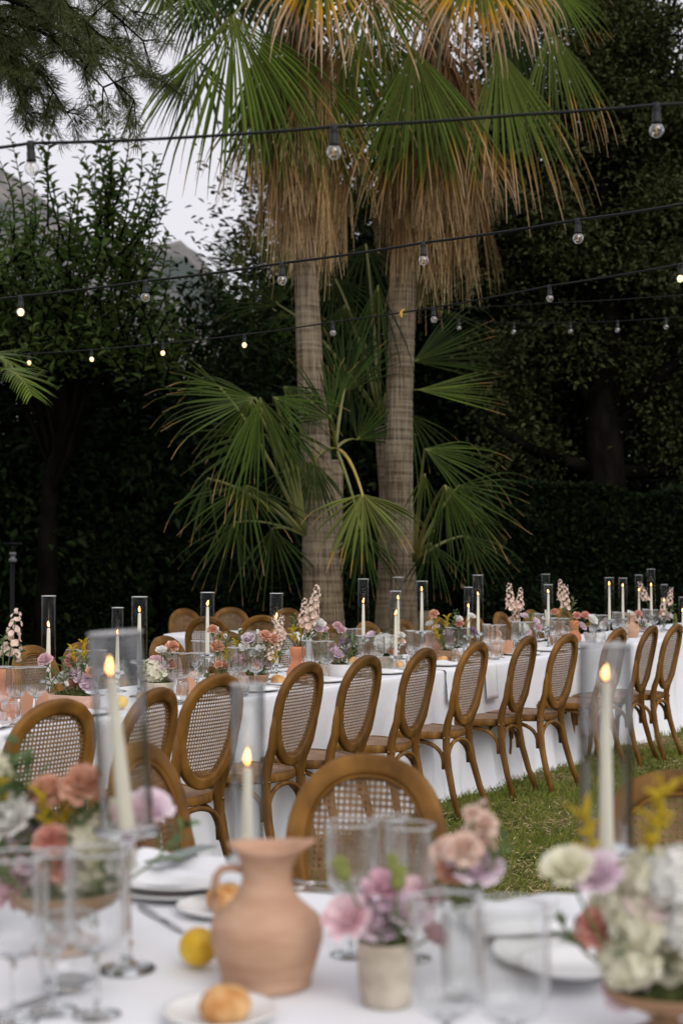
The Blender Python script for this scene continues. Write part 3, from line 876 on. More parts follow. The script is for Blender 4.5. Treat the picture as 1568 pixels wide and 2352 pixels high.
# ------------------------------------------------------------------ palms
GV = Vector((0, 0, -1))
def frond_blade(mb, H, a, n, R, spread, nleaf, droop, rg, split=0.42, fold=0.85, wscale=0.86, K=8, limp=0.3, tipdrop=0.5):
    """fan blade: pleated leaflets joined near the hastula H, free and drooping further out. a axis, n face normal"""
    a = a.normalized(); n = (n - a * n.dot(a)).normalized()
    b = a.cross(n)
    dth = 2 * spread / (nleaf - 1)
    rs = rg.uniform(0, 50)
    for i in range(nleaf):
        th = -spread + i * dth + (rg.uniform(-.22, .22) + 0.9 * noise.noise(Vector((i * 0.5, rs, 9.0)))) * dth
        L = R * (0.74 + 0.26 * math.cos(th * 0.75)) * rg.uniform(0.80, 1.08)
        d = (a * math.cos(th) + b * math.sin(th) - n * 0.10 * abs(math.sin(th))).normalized()
        p = H.copy()
        rnd = rg.random()
        lp = droop * rg.uniform(0.7, 1.4) * (0.75 + 0.95 * abs(math.sin(th))) * (1.15 + 0.9 * noise.noise(Vector((i * 0.45, rs, 2.0))))
        if rg.random() < 0.05: continue
        snap = rg.uniform(0.55, 0.8) if rg.random() < limp else 9
        sp = split * rg.uniform(.85, 1.12)
        wm = L * sp * math.tan(dth / 2) * 1.04 * wscale
        rows_, tips = [], []
        nn = n.copy()
        for k in range(K + 1):
            t = k / K
            w = wm * (t / sp) if t <= sp else wm * max(0.03, 1 - ((t - sp) / (1 - sp)) ** 1.25)
            w = max(w, 0.0016)
            s = d.cross(nn)
            if s.length < 1e-4: s = b
            s.normalize()
            up = s.cross(d).normalized()
            f = fold * w
            rows_ += [p - s * w - up * f * 0.5, p + up * f * 0.6, p + s * w - up * f * 0.5]
            tips += [t, t, t]
            g = lp * max(0.0, t - 0.22) ** 0.8 * (tipdrop + t)
            if t > snap: g += 1.1
            d = (d + GV * g * 0.55 / K * 3).normalized()
            p = p + d * (L / K)
        fs = []
        for k in range(K):
            o = 3 * k
            fs += [(o, o + 1, o + 4, o + 3), (o + 1, o + 2, o + 5, o + 4)]
        mb.add([tuple(v) for v in rows_], fs, rnd, tips)

scale_R = [1.0]
def frond(root, off, hast, tip, Y, crown, mat, spread=80, nleaf=34, droop=0.5, tilt=(0, 0, 0), dY=0.0, seed=0, pet='petiole_green', R=None, label=None, dh=0.0, **kw):
    """one palm leaf seen at picture points hast (where blade meets stalk) and tip (end of the middle leaflet)"""
    rg = random.Random(seed * 7 + 3)
    H = at(hast[0], hast[1], Y + dh); T = at(tip[0], tip[1], Y + dY)
    a = T - H
    R = (R or a.length) * scale_R[0]
    n = Vector((0, -1, 0)) + Vector(tilt)
    mb = MB()
    frond_blade(mb, H, a, n, R, math.radians(spread), nleaf, droop, rg, **kw)
    fo = mb.build('frond', mat, root, smooth=False, off=off, attrs=True)
    if label: fo['label'] = label
    if crown is not None:
        C = Vector(crown)
        d0 = a.normalized()
        pm = MB()
        mid = C.lerp(H, 0.55) + Vector((0, 0, 0.16 * (H - C).length))
        pts = []
        for i in range(7):
            u = i / 6
            q = C * (1 - u) ** 2 + mid * 2 * u * (1 - u) + H * u * u
            pts.append(q)
        pts.append(H + d0 * R * 0.06)
        pm.sweep([p - Vector(off) for p in pts], [(0.022 - 0.0018 * i, 0.013 - 0.001 * i) for i in range(8)], sides=6)
        pm.build('petiole', pet, fo)
    return fo

def palm_trunk(root, off, path, name='trunk', flare=1.0):
    """path: list of (x, y, width_px, Y): ringed tapering trunk"""
    mb = MB()
    ctr = []
    for (x, y, w, Y) in path:
        p = at(x, y, Y); ctr.append((p, w * Y / FPX / 2))
    # densify
    pts, rad = [], []
    for i in range(len(ctr) - 1):
        for k in range(14):
            u = k / 14
            pts.append(ctr[i][0].lerp(ctr[i + 1][0], u)); 
            r = ctr[i][1] * (1 - u) + ctr[i + 1][1] * u
            rad.append(r * (1 + 0.018 * noise.noise(Vector((0.2, 0.4, pts[-1].z * 9))) + 0.012 * ((k % 2) * 2 - 1)))
    pts.append(ctr[-1][0]); rad.append(ctr[-1][1])
    mb.sweep([p - Vector(off) for p in pts], rad, sides=20, hint=Vector((1, 0, 0)))
    return mb.build(name, 'palm_trunk', root)

def skirt(root, off, axis, n, seed, mat='frond_dead', stuff=False):
    """dead leaves hanging round the trunk. axis: list of (x, y, half_width_px, Y) from top to bottom; they hang straight down"""
    rg = random.Random(seed)
    C = Vector(off)
    ys = [q[1] for q in axis]
    for i in range(n):
        u = (i + rg.random()) / n
        y = ys[0] + (ys[-1] - ys[0]) * u
        x = np.interp(y, ys, [q[0] for q in axis]); hw = np.interp(y, ys, [q[2] for q in axis]); Y = np.interp(y, ys, [q[3] for q in axis])
        an = rg.uniform(0, 2 * math.pi)
        if math.sin(an) > 0.5 and rg.random() < .6: an = -an
        m = Y / FPX
        rr = hw * m * (0.35 + 0.65 * math.sqrt(rg.random()))
        c = at(x, y, Y)
        H = c + Vector((math.cos(an) * rr, math.sin(an) * rr, 0))
        out = Vector((math.cos(an), math.sin(an), 0))
        a = (GV + out * rg.uniform(-0.10, 0.07) + Vector((rg.uniform(-.06, .06), 0, 0))).normalized()
        if rg.random() < .16: a = (GV + out * rg.uniform(-.2, .35) + Vector((rg.uniform(-.3, .3), rg.uniform(-.2, .1), 0))).normalized()
        mb = MB()
        L = rg.uniform(0.6, 1.3)
        frond_blade(mb, H, a, out + Vector((rg.uniform(-.5, .5), rg.uniform(-.5, .5), 0)), L, math.radians(rg.uniform(9, 20)), 13, 0.5, rg, split=0.35, fold=0.9, wscale=0.62, K=6, limp=0.4)
        fo = mb.build('dead_frond', mat, root, smooth=False, off=off, attrs=True)
        pm = MB()
        s = at(x + rg.uniform(-8, 8), y - rg.uniform(60, 110), Y) + out * 0.12
        pm.sweep([q - C for q in (s, s.lerp(H, .5) + out * 0.05, H, H + a * 0.08)], [(0.02, 0.011), (0.016, 0.009), (0.012, 0.008), (0.008, 0.006)], sides=5)
        pm.build('petiole', 'petiole_dead', fo)

def tall_palms():
    # ---- left palm
    YL = 13.6
    base = at(757, 1600, YL); base.z = 0
    off = tuple(base)
    A = thing('fan_palm', 'tall fan palm with the slimmer brown skirt, trunk behind the gourd vase', 'palm tree', base)
    zb = [(757, 1625, 104, YL), (745, 1440, 96, YL), (737, 1300, 86, YL), (731, 1150, 78, YL), (722, 1000, 70, YL), (711, 830, 61, YL), (704, 650, 56, YL), (697, 450, 54, YL), (688, 150, 54, YL), (682, -110, 54, YL)]
    palm_trunk(A, off, zb)
    cr = at(684, -70, YL)
    F = lambda *a_, **k_: frond(A, off, *a_, **k_)
    skirt(A, off, [(692, 110, 140, YL), (694, 220, 150, YL), (696, 300, 126, YL), (702, 380, 84, YL), (702, 410, 50, YL)], 120, 31)
    skirt(A, off, [(684, 20, 60, YL), (690, 200, 75, YL), (693, 330, 70, YL)], 26, 32)
    F((536, 36), (560, 392), YL - .9, cr, 'frond_green', spread=56, nleaf=38, droop=0.84, tilt=(-.1, 0, .35), seed=1, R=1.72, split=.45, label='broad green frond hanging over the pale sky')
    F((620, 70), (715, 400), YL - .6, cr, 'frond_green', spread=42, nleaf=30, droop=0.94, tilt=(.2, 0, .3), seed=2, R=1.55)
    F((398, -70), (352, 130), YL - .3, cr, 'frond_green', spread=62, nleaf=30, droop=0.94, tilt=(-.3, 0, .4), seed=3, R=0.88, limp=.4)
    F((470, -40), (430, 200), YL + .7, cr, 'frond_shaded', spread=66, nleaf=30, droop=0.94, tilt=(-.3, 0, .2), seed=4, R=1.05)
    F((520, -60), (500, 200), YL + .4, cr, 'frond_shaded', spread=70, nleaf=30, droop=0.81, tilt=(0, 0, .2), seed=5, R=1.1)
    F((450, 130), (420, 330), YL + .5, cr, 'frond_shaded', spread=66, nleaf=28, droop=1.08, tilt=(-.4, 0, .2), seed=6, R=0.9)
    F((735, -95), (752, 150), YL - 1.0, cr, 'frond_yellow', spread=78, nleaf=34, droop=1.22, tilt=(.1, 0, .7), seed=7, R=1.05, pet='petiole_yellow', label='yellowing frond with dry orange tips')
    F((655, -80), (640, 140), YL - .7, cr, 'frond_shaded', spread=74, nleaf=30, droop=0.94, tilt=(0, 0, .4), seed=8, R=1.0)
    F((850, -40), (850, 190), YL - .8, cr, 'frond_tan_tip', spread=70, nleaf=28, droop=0.94, tilt=(.1, 0, .4), seed=9, R=.98)
    F((790, 60), (800, 330), YL - .3, cr, 'frond_tan_tip', spread=46, nleaf=24, droop=0.81, tilt=(.2, 0, .3), seed=10, R=1.35)
    F((620, 170), (660, 430), YL - .2, cr, 'frond_tan_tip', spread=52, nleaf=24, droop=0.81, tilt=(.0, 0, .3), seed=11, R=1.3)
    F((700, 150), (745, 400), YL - .5, cr, 'frond_green', spread=50, nleaf=26, droop=0.81, tilt=(.2, 0, .3), seed=12, R=1.35)
    F((590, -90), (570, 90), YL + .9, cr, 'frond_shaded', spread=85, nleaf=30, droop=0.68, seed=13, R=.9)
    for k in range(10):                      # upper crown, above the picture: it shades what hangs below
        an = k * 2.4
        C = Vector(cr) + Vector((0, 0, 0.15))
        d = Vector((math.cos(an), math.sin(an), rng.uniform(0.5, 1.4))).normalized()
        H = C + d * 1.1
        mb = MB()
        frond_blade(mb, H, d + Vector((0, 0, -0.3)), Vector((0, 0, 1)) - d * 0.5, 1.1, math.radians(95), 30, 0.4, random.Random(k))
        fo = mb.build('frond', 'frond_green', A, smooth=False, off=off, attrs=True)
        pm = MB(); pm.sweep([C - Vector(off), C.lerp(H, .5) + Vector((0, 0, .05)) - Vector(off), H - Vector(off)], [(.022, .013), (.018, .011), (.012, .008)], sides=5)
        pm.build('petiole', 'petiole_green', fo)
    # ---- right palm
    YR = 14.2
    base2 = at(930, 1600, YR); base2.z = 0
    off2 = tuple(base2)
    B = thing('fan_palm', 'tall fan palm with the thicker tan skirt, right of the other tall palm', 'palm tree', base2)
    zr = [(930, 1600, 78, YR), (928, 1440, 66, YR), (924, 1300, 60, YR), (918, 1150, 62, YR), (914, 1030, 68, YR), (917, 900, 64, YR), (921, 780, 62, YR), (926, 640, 62, YR), (945, 450, 60, YR), (985, 200, 58, YR), (1030, -90, 56, YR)]
    palm_trunk(B, off2, zr)
    cr2 = at(1040, -90, YR)
    F = lambda *a_, **k_: frond(B, off2, *a_, **k_)
    skirt(B, off2, [(1005, 170, 120, YR), (990, 310, 124, YR), (990, 420, 114, YR), (980, 480, 76, YR)], 130, 41)
    skirt(B, off2, [(1035, 30, 60, YR), (1010, 200, 70, YR), (985, 380, 70, YR)], 24, 42)
    F((948, 108), (985, 440), YR - 1.0, cr2, 'frond_tan_tip', spread=40, nleaf=32, droop=1.01, tilt=(-.1, 0, .35), seed=21, R=1.7, label='green frond with tan tips over the skirt')
    F((1094, -95), (1094, 130), YR - 1.3, cr2, 'frond_yellow', spread=92, nleaf=40, droop=1.08, tilt=(0, 0, .8), seed=22, R=1.08, pet='petiole_yellow', label='broad yellowing frond with dry dangling tips')
    F((1142, 106), (1232, 460), YR - .9, cr2, 'frond_tan_tip', spread=32, nleaf=28, droop=1.08, tilt=(.2, 0, .4), seed=23, R=1.75)
    F((1262, 62), (1330, 330), YR - .5, cr2, 'frond_tan_tip', spread=36, nleaf=26, droop=1.22, tilt=(.3, 0, .4), seed=24, R=1.35)
    F((1185, 70), (1215, 300), YR + .2, cr2, 'frond_shaded', spread=66, nleaf=28, droop=0.81, tilt=(.2, 0, .3), seed=25, R=1.0)
    F((1262, -50), (1385, 75), YR - .2, cr2, 'frond_green', spread=58, nleaf=30, droop=0.61, tilt=(.3, 0, .5), seed=26, R=.85)
    F((930, -80), (905, 120), YR - 1.0, cr2, 'frond_yellow', spread=78, nleaf=30, droop=1.35, tilt=(-.2, 0, .6), seed=27, R=.95, pet='petiole_yellow')
    F((1010, -70), (1000, 130), YR - .7, cr2, 'frond_tan_tip', spread=70, nleaf=28, droop=0.94, tilt=(-.1, 0, .5), seed=28, R=.95)
    F((1180, -60), (1210, 120), YR - .9, cr2, 'frond_yellow', spread=60, nleaf=22, droop=1.49, tilt=(.2, 0, .5), seed=29, R=.85, pet='petiole_yellow')
    F((860, 60), (870, 330), YR - .2, cr2, 'frond_green', spread=54, nleaf=28, droop=0.81, tilt=(-.2, 0, .3), seed=30, R=1.35)
    F((1100, 330), (1190, 470), YR + .1, at(1030, 120, YR), 'frond_dead', spread=40, nleaf=24, droop=1.62, tilt=(.2, 0, .3), seed=31, R=.75, pet='petiole_dead')
    F((905, 230), (890, 500), YR - .3, cr2, 'frond_green', spread=36, nleaf=20, droop=0.81, tilt=(-.1, 0, .3), seed=32, R=1.3)
    F((1000, 210), (1010, 470), YR - .6, cr2, 'frond_tan_tip', spread=44, nleaf=26, droop=0.81, tilt=(.1, 0, .3), seed=33, R=1.35)
    for k in range(10):
        an = k * 2.4 + 1
        C = Vector(cr2) + Vector((0, 0, 0.15))
        d = Vector((math.cos(an), math.sin(an), rng.uniform(0.5, 1.4))).normalized()
        H = C + d * 1.1
        mb = MB()
        frond_blade(mb, H, d + Vector((0, 0, -0.3)), Vector((0, 0, 1)) - d * 0.5, 1.1, math.radians(95), 30, 0.4, random.Random(k + 50))
        fo = mb.build('frond', 'frond_green', B, smooth=False, off=off2, attrs=True)
        pm = MB(); pm.sweep([C - Vector(off2), C.lerp(H, .5) + Vector((0, 0, .05)) - Vector(off2), H - Vector(off2)], [(.022, .013), (.018, .011), (.012, .008)], sides=5)
        pm.build('petiole', 'petiole_green', fo)
    # ---- third, thinner stem leaning behind the right palm
    Y3 = 14.9
    base3 = at(876, 1590, Y3); base3.z = 0
    off3 = tuple(base3)
    C3 = thing('fan_palm', 'low fan palm stem leaning behind the right tall palm, dark fronds between the trunks', 'palm tree', base3)
    palm_trunk(C3, off3, [(872, 1600, 44, Y3), (879, 1440, 40, Y3), (888, 1280, 38, Y3), (892, 1120, 44, Y3), (880, 980, 42, Y3)])
    c3_ = at(872, 960, Y3)
    F = lambda *a_, **k_: frond(C3, off3, *a_, **k_)
    K = dict(wscale=.6, split=.36)
    F((868, 655), (846, 900), Y3 - .9, c3_, 'frond_shaded', spread=30, nleaf=15, droop=0.9, tilt=(-.2, 0, .4), seed=41, R=1.15, limp=.5, **K)
    F((838, 790), (815, 980), Y3 - .7, c3_, 'frond_shaded', spread=34, nleaf=13, droop=0.9, tilt=(-.2, 0, .3), seed=42, R=.9, limp=.5, **K)
    F((790, 700), (775, 890), Y3 - .2, c3_, 'frond_shaded', spread=46, nleaf=16, droop=0.7, seed=43, R=.9, **K)
    F((950, 830), (1140, 760), Y3 - .5, c3_, 'frond_shaded', spread=40, nleaf=20, droop=0.14, tilt=(.1, 0, .5), seed=44, R=.92, limp=.1, wscale=.75, split=.45)
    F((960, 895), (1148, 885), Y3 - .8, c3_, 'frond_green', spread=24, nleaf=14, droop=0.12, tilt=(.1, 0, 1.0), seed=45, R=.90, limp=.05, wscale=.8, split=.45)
    F((940, 950), (1000, 1110), Y3 - .3, c3_, 'frond_shaded', spread=44, nleaf=13, droop=0.6, seed=46, R=.75, **K)
    F((800, 860), (770, 1010), Y3 - .2, c3_, 'frond_shaded', spread=44, nleaf=13, droop=0.6, seed=47, R=.75, **K)
    F((960, 700), (1080, 600), Y3 + .2, c3_, 'frond_shaded', spread=60, nleaf=18, droop=0.4, seed=48, R=.85, **K)
    F((640, 700), (570, 600), Y3 + .6, c3_, 'frond_shaded', spread=70, nleaf=22, droop=0.4, seed=49, R=.85, **K)
    F((770, 640), (780, 780), Y3 + .6, c3_, 'frond_shaded', spread=70, nleaf=22, droop=0.5, seed=50, R=.85, **K)
    F((840, 560), (830, 700), Y3 + .6, c3_, 'frond_shaded', spread=60, nleaf=20, droop=0.6, seed=51, R=.85, **K)
tall_palms()

def young_palms():
    scale_R[0] = 0.92
    # left clump
    Y = 12.9
    base = at(690, 1600, Y + .3); base.z = 0; off = tuple(base)
    A = thing('young_fan_palm', 'young fan palm left of the trunks with arching bright green fronds', 'palm plant', base)
    c = base + Vector((0, 0, 0.5))
    mb = MB(); mb.sweep([(0, 0, 0), (0, 0, .3), (0.01, 0, .62)], [.13, .11, .07], sides=10); mb.build('stem', 'palm_trunk', A)
    F = lambda *a_, **k_: frond(A, off, *a_, **k_)
    X = lambda x, y: ((500 + x / 2.465) / 1.449, (1150 + y / 2.465) / 1.449)
    c = at(700, 1230, Y + .3)
    K = dict(wscale=.62, split=.36)
    F(X(860, 430), X(170, 420), Y - .2, c, 'frond_half_shade', spread=48, nleaf=17, droop=0.55, tilt=(0, 0, 1.2), seed=61, R=1.10, limp=.5, **K)
    F(X(830, 450), X(640, 900), Y - .3, c, 'frond_half_shade', spread=36, nleaf=11, droop=0.5, tilt=(-.1, 0, .5), seed=60, R=.85, limp=.3, **K)
    F(X(900, 430), X(1040, 1250), Y - .5, c, 'frond_half_shade', spread=40, nleaf=21, droop=0.75, tilt=(.1, 0, .5), seed=62, R=1.20, label='broad frond hanging in front of the palm trunk', wscale=.8, split=.4)
    F(X(1010, 420), X(1400, 620), Y - .3, c, 'frond_half_shade', spread=40, nleaf=13, droop=0.9, tilt=(.1, 0, .8), seed=59, R=.85, limp=.3, **K)
    F(X(940, 730), X(500, 860), Y - .35, c, 'frond_half_shade', spread=40, nleaf=10, droop=0.5, tilt=(-.1, 0, .6), seed=63, R=.9, limp=.35, wscale=.8, split=.4)
    F(X(790, 1150), X(720, 1720), Y - .1, c, 'frond_half_shade', spread=74, nleaf=25, droop=0.42, tilt=(0, 0, .3), seed=64, R=.88, limp=.12, wscale=.7, split=.36)
    F(X(470, 1090), X(280, 1480), Y + .2, c, 'frond_shaded', spread=34, nleaf=6, droop=0.5, seed=65, R=.8, **K)
    F(X(1100, 330), X(1370, 560), Y + .1, c, 'frond_shaded', spread=46, nleaf=12, droop=0.6, tilt=(.3, 0, .6), seed=66, R=.62, **K)
    F(X(1150, 690), X(1330, 1000), Y - .1, c, 'frond_shaded', spread=42, nleaf=12, droop=0.7, tilt=(.3, 0, .4), seed=67, R=.62, **K)
    F(X(700, 1450), X(560, 1900), Y + .3, c, 'frond_shaded', spread=44, nleaf=12, droop=0.6, seed=68, R=.8, **K)
    F(X(560, 330), X(330, 250), Y + .2, c, 'frond_half_shade', spread=26, nleaf=6, droop=0.15, seed=69, R=.5, **K)
    F(X(1000, 1500), X(1040, 2000), Y + .5, c, 'frond_shaded', spread=44, nleaf=12, droop=0.5, seed=70, R=.8, **K)
    # middle clump with the lime frond
    base = at(768, 1600, 14.3); base.z = 0; off = tuple(base)
    M = thing('young_fan_palm', 'young fan palm between the tall trunks with one lime-yellow frond', 'palm plant', base)
    mb = MB(); mb.sweep([(0, 0, 0), (-.02, 0, .8), (-.02, 0, 1.7), (.01, 0, 2.4)], [.12, .11, .11, .08], sides=10); mb.build('stem', 'palm_trunk', M)
    X = lambda x, y: ((1050 + x / 2.0907) / 1.449, (850 + y / 2.0907) / 1.449)
    F = lambda *a_, **k_: frond(M, off, *a_, **k_)
    cc = at(770, 1030, 13.7)
    F(X(325, 1660), X(340, 2230), 12.5, cc, 'frond_lime', spread=74, nleaf=24, droop=0.55, tilt=(0, 0, .45), seed=71, R=.80, pet='petiole_yellow', limp=.25, label='lime-yellow frond on an arched yellow stalk')
    F((760, 960), (700, 880), 13.3, cc, 'frond_shaded', spread=60, nleaf=20, droop=0.5, seed=72, R=.7)
    F((790, 900), (800, 720), 13.9, cc, 'frond_shaded', spread=60, nleaf=24, droop=0.3, seed=73, R=.9)
    F((720, 1060), (690, 1180), 13.2, cc, 'frond_shaded', spread=60, nleaf=22, droop=0.6, seed=74, R=.7)
    F((820, 1010), (880, 930), 14.1, cc, 'frond_shaded', spread=55, nleaf=20, droop=0.4, seed=75, R=.7)
    F((830, 1220), (800, 1400), 13.6, cc, 'frond_shaded', spread=60, nleaf=22, droop=0.5, seed=76, R=.75)
    # right clump
    base = at(985, 1600, 13.8); base.z = 0; off = tuple(base)
    R_ = thing('young_fan_palm', 'young fan palm right of the trunks, green fronds spilling to the right', 'palm plant', base)
    mb = MB(); mb.sweep([(0, 0, 0), (0, 0, .4), (-.02, 0, .9)], [.14, .12, .08], sides=10); mb.build('stem', 'palm_trunk', R_)
    F = lambda *a_, **k_: frond(R_, off, *a_, **k_)
    cc = at(950, 1290, 13.8)
    K = dict(wscale=.62, split=.36)
    F(X(760, 1345), X(1400, 1560), 13.2, cc, 'frond_half_shade', spread=44, nleaf=20, droop=0.85, tilt=(.1, 0, .9), seed=81, R=1.0, limp=.4, **K)
    F(X(900, 1600), X(1100, 2200), 12.9, cc, 'frond_half_shade', spread=38, nleaf=22, droop=0.55, tilt=(.1, 0, .5), seed=82, R=1.0, limp=.2, label='long frond hanging to the right of the trunks', wscale=.8, split=.42)
    F(X(900, 1600), X(1430, 1980), 13.0, cc, 'frond_half_shade', spread=15, nleaf=8, droop=0.25, tilt=(.1, 0, .6), seed=83, R=.98, limp=.1, **K)
    F(X(760, 1520), X(740, 1900), 13.2, cc, 'frond_half_shade', spread=26, nleaf=8, droop=0.5, seed=84, R=.6, **K)
    F(X(1000, 1600), X(1350, 1850), 13.7, cc, 'frond_shaded', spread=50, nleaf=14, droop=0.5, seed=85, R=.8, **K)
    F(X(800, 2000), X(860, 2350), 13.6, cc, 'frond_shaded', spread=46, nleaf=13, droop=0.5, seed=86, R=.7, **K)
    F(X(1050, 1950), X(1230, 2260), 13.9, cc, 'frond_shaded', spread=46, nleaf=13, droop=0.5, seed=87, R=.7, **K)
    # dark fan palm far behind, by the hillside gap
    base = at(560, 1500, 20.5); base.z = 0; off = tuple(base)
    D = thing('young_fan_palm', 'dark fan palm with spiky leaves beside the hillside gap', 'palm plant', base)
    palm_trunk(D, off, [(560, 1480, 44, 20.5), (568, 1100, 40, 20.5), (575, 720, 38, 20.5)])
    F = lambda *a_, **k_: frond(D, off, *a_, **k_)
    cc = at(575, 700, 20.5)
    for k, (h, t, R1, sp) in enumerate([((560, 610), (515, 530), .72, 55), ((600, 580), (580, 490), .72, 55), ((630, 620), (660, 540), .8, 70), ((545, 690), (500, 690), .7, 60), ((570, 710), (540, 800), .9, 80), ((640, 720), (680, 820), .9, 80),
                                        ((600, 760), (590, 880), .9, 80), ((530, 650), (480, 640), .62, 50), ((660, 640), (700, 600), .8, 60)]):
        F(h, t, 20.1 - .06 * k, cc, 'frond_shaded', spread=sp, nleaf=24, droop=.3, seed=90 + k, R=R1)
young_palms()

def feather_frond(root, off, pts, nleaf, ll, seed):
    rg = random.Random(seed)
    pts = [Vector(p) for p in pts]
    mb = MB()
    for i in range(nleaf):
        u = 0.12 + 0.88 * i / (nleaf - 1)
        k = min(len(pts) - 2, int(u * (len(pts) - 1))); f = u * (len(pts) - 1) - k
        p = pts[k].lerp(pts[k + 1], f); t = (pts[k + 1] - pts[k]).normalized()
        sd = t.cross(Vector((0, 0, 1))).normalized()
        for s in (-1, 1):
            d = (t * 0.8 + sd * s * 0.75 + Vector((0, 0, 0.1))).normalized()
            L = ll * math.sin(0.25 + 2.6 * min(1, u * 0.95)) * rg.uniform(.85, 1.1)
            q = p.copy(); vs, tp = [], []
            w0 = 0.012
            rnd = rg.random()
            for j in range(5):
                v = j / 4
                w = w0 * (0.5 + v * 2 if v < .25 else 1.1 - v)
                x = d.cross(Vector((0, -0.4, 1))).normalized()
                vs += [q - x * w, q + x * w]; tp += [v * .8, v * .8]
                d = (d + GV * 0.14 * (v + .2) * rg.uniform(.6, 1.4)).normalized(); q = q + d * L / 4
            mb.add([tuple(a) for a in vs], [(2 * j, 2 * j + 1, 2 * j + 3, 2 * j + 2) for j in range(4)], rnd, tp)
    fo = mb.build('frond', 'frond_green', root, smooth=False, off=off, attrs=True)
    pm = MB(); pm.sweep([p - Vector(off) for p in pts], [0.016 * (1 - .8 * i / (len(pts) - 1)) for i in range(len(pts))], sides=5)
    pm.build('midrib', 'petiole_green', fo)
def date_palm():
    Y = 10.2
    base = at(-170, 1600, Y + .4); base.z = 0
    off = tuple(base)
    root = thing('date_palm', 'feather palm frond reaching in at the left edge below the lit bulbs', 'palm tree', base)
    mb = MB(); mb.sweep([(0, 0, 0), (.02, 0, 1.2), (0, 0, 2.5)], [.2, .19, .17], sides=12); mb.build('trunk', 'palm_trunk', root)
    s = base + Vector((0, 0, 2.5))
    def arc(m, e): return [s * (1 - u) ** 2 + m * 2 * u * (1 - u) + e * u * u for u in [i / 9 for i in range(10)]]
    feather_frond(root, off, arc(at(10, 770, Y - .2), at(72, 905, Y - .4)), 34, .36, 1)
    feather_frond(root, off, arc(at(-30, 730, Y + .1), at(40, 860, Y)), 30, .36, 2)
    feather_frond(root, off, arc(at(-200, 650, Y + .8), at(-230, 800, Y + 1.6)), 30, .4, 3)
date_palm()

def black_stand():
    Y = 12.2
    b = at(27, 1600, Y); b.z = 0
    r = thing('lamp_stand', 'thin black stand at far left in front of the dark hedge', 'stand', b)
    mb = MB(); mb.lathe([(0.0, 0.0), (.16, 0), (.16, .02), (.03, .05), (0.02, .1)], 16); mb.build('base', 'dark_metal', r)
    zt = at(27, 1292, Y).z
    mb = MB(); mb.sweep([(0, 0, .08), (0, 0, zt)], 0.019, sides=10); mb.build('pole', 'dark_metal', r)
    mb = MB(); mb.lathe([(.018, zt), (.034, zt + .005), (.034, zt + .03), (.02, zt + .04), (.02, zt + .06), (.03, zt + .065), (.03, zt + .085), (.012, zt + .09)], 14); mb.build('collar', 'grey_metal', r)
    mb = MB(); mb.sweep([(0, 0, zt + .08), (0, 0, zt + .15)], .012, sides=8); mb.box((0, 0, zt + .16), (.16, .03, .022)); mb.build('bracket', 'dark_metal', r)
black_stand()

